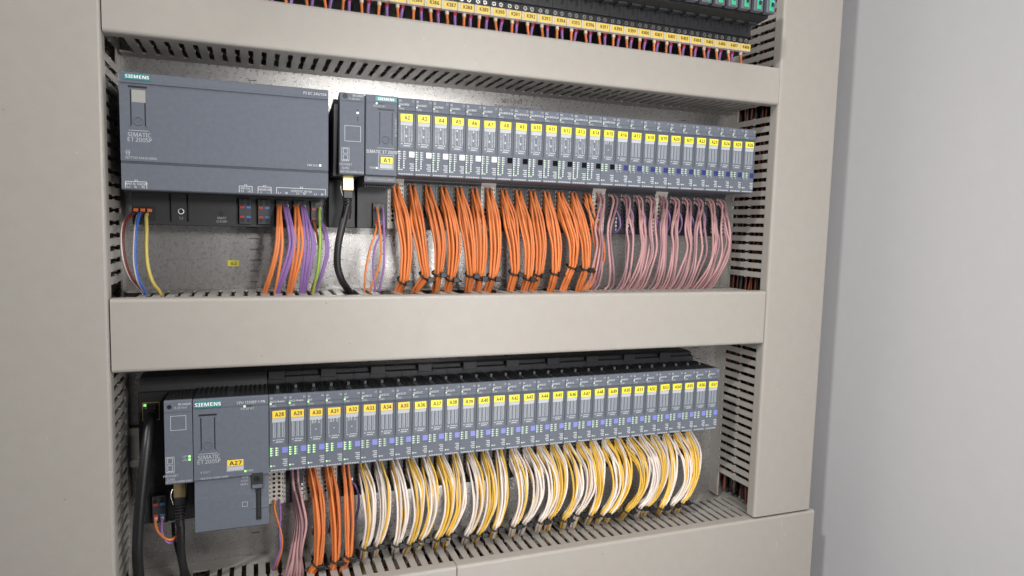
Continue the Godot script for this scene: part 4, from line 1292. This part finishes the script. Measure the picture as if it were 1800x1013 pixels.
# ---------- relays ----------
func relays() -> void:
	rng.seed = 303
	var sh := {}
	var b := mb()
	prism(b, [Vector2(0.2, 10), Vector2(0.2, 70.5), Vector2(7.4, 70.5), Vector2(7.4, 72.5), Vector2(14.5, 72.5), Vector2(14.5, 76.5), Vector2(16.2, 76.5), Vector2(16.2, 75.5), Vector2(28, 75.5), Vector2(28, 10)], 0, 0.1, 14.75)
	sh.body = b.commit()
	var hd := mb()
	box(hd, 0.15, 0, 70.6, 14.75, 7.4, 76.4, 0.25)
	sh.holder = hd.commit()
	var lb := mb()
	box(lb, 2.4, 0.9, 76.4, 14.5, 6.8, 76.8, 0.08)
	sh.label = lb.commit()
	var sc := mb()
	cyl(sc, Vector3(0, 0, 72.5), Vector3(0, 0, 74.2), 1.9, 12)
	sh.screw = sc.commit()
	var sl := mb()
	box(sl, -1.5, -0.28, 74.2, 1.5, 0.28, 74.3)
	box(sl, -0.28, -1.5, 74.2, 0.28, 1.5, 74.3)
	sh.slot = sl.commit()
	var tp := mb()
	disc(tp, Vector3(4.2, 23.2, 75.6), 1.5, 12)
	sh.hole = tp.commit()
	var ky := mb()
	prism(ky, [Vector2(8.6, 18.6), Vector2(10.6, 18.6), Vector2(11.6, 20.6), Vector2(11.6, 24.0), Vector2(10.0, 24.2), Vector2(9.4, 27.4), Vector2(8.8, 27.4), Vector2(9.0, 22.0)], 2, 75.5, 75.62)
	sh.key = ky.commit()
	var lg := mb()
	prism(lg, [Vector2(25.6, 75), Vector2(25.0, 82), Vector2(27.2, 100), Vector2(30, 100), Vector2(30, 75)], 0, 0.0, 14.95)
	sh.ledge = lg.commit()
	var nt := mb()
	prism(nt, [Vector2(3.0, 77), Vector2(8.0, 77), Vector2(11.0, 88), Vector2(1.5, 88)], 1, 24.0, 25.6)
	sh.notch = nt.commit()
	var up := mb()
	box(up, 0.6, 29.0, 60, 14.4, 64, 108, 0.8)
	sh.upper = up.commit()
	var wf := mb()
	box(wf, 2.2, 27.8, 106, 12.8, 46, 113, 0.7)
	sh.window_frame = wf.commit()
	var wn := mb()
	box(wn, 5.0, 29.6, 113, 10.0, 43, 113.5, 0.2)
	sh.window = wn.commit()
	var lv := mb()
	box(lv, 6.8, 33.4, 113.5, 8.4, 37.4, 115.5, 0.3)
	sh.lever = lv.commit()
	var dt := mb()
	cyl(dt, Vector3(8.9, 37.8, 113.4), Vector3(8.9, 37.8, 114.4), 1.1, 10)
	sh.dot = dt.commit()
	for k in range(376, 409):
		var x := 366.6 - 14.95 * (409 - k)
		var t := thing("relay", "black relay with a yellow label reading K%d above the narrow cross duct" % k, "relay", Vector3(x, 80.6, 0), "relays with yellow labels")
		obj("socket", sh.body, M.dark, t)
		var hl := obj("label_holder", sh.holder, M.cream, t)
		obj("label", sh.label, M.relay_label, hl)
		lettering("K%d" % k, 3.2, Vector3(8.8, 3.9, 76.85), M.black_print, hl, 1, true, 0.84)
		for s in [4.0, 10.6]:
			var so := obj("screw", sh.screw, M.screw, t, Vector3(s, 11.0, 0))
			so.rotation.z = rng.randf_range(0, PI)
			obj("screw_slot", sh.slot, M.black, so)
		obj("test_hole", sh.hole, M.hole, t)
		obj("keyhole", sh.key, M.hole, t)
		var le := obj("ledge", sh.ledge, M.dark, t)
		obj("ledge_notch", sh.notch, M.base_dark, le)
		obj("relay_insert", sh.upper, M.black, t)
		var f := obj("window_frame", sh.window_frame, M.rail_grey, t)
		obj("window", sh.window, M.green_win, f)
		obj("test_lever", sh.lever, M.black, f)
		obj("indicator", sh.dot, M.cyan_dot, f)
	for k in range(376, 409):
		var x := 366.6 - 14.95 * (409 - k)
		var ox := x + 7.6 + rng.randf_range(-0.8, 0.8)
		var dx := rng.randf_range(-0.8, 1.6)
		loose("wire", "short orange wire dropping from the relay labelled K%d into the duct" % k, "wire", "orange relay wires", [Vector3(ox, 80.2, 70), Vector3(ox, 78.2, 70.2), Vector3(ox + dx * 0.4, 75, 70), Vector3(ox + dx, 67, 70), Vector3(ox + dx, 50, 62)], M.oranges[k % 3], 1.3, M.cream)
		if k == 408: continue
		var vx := x + 13.6 + rng.randf_range(-0.8, 0.8)
		var dv := rng.randf_range(-1.8, 0.4)
		loose("wire", "short violet wire with a dark red sleeve under the relay labelled K%d" % k, "wire", "violet relay wires", [Vector3(vx, 80.2, 69), Vector3(vx, 78.2, 69.2), Vector3(vx + dv * 0.4, 75, 69), Vector3(vx + dv, 67, 69), Vector3(vx + dv, 50, 62)], M.violet, 1.4, M.ferrule_red)

func _ready() -> void:
	font = SystemFont.new()
	font.font_names = PackedStringArray(["Droid Sans"])
	bold = SystemFont.new()
	bold.font_names = PackedStringArray(["Droid Sans"])
	bold.font_weight = 700
	make_view()
	make_materials()
	plate_and_panel()
	ducts()
	modules()
	power_supply()
	interface_module()
	processor_module()
	relays()
	upper_wires()
	lower_wires()
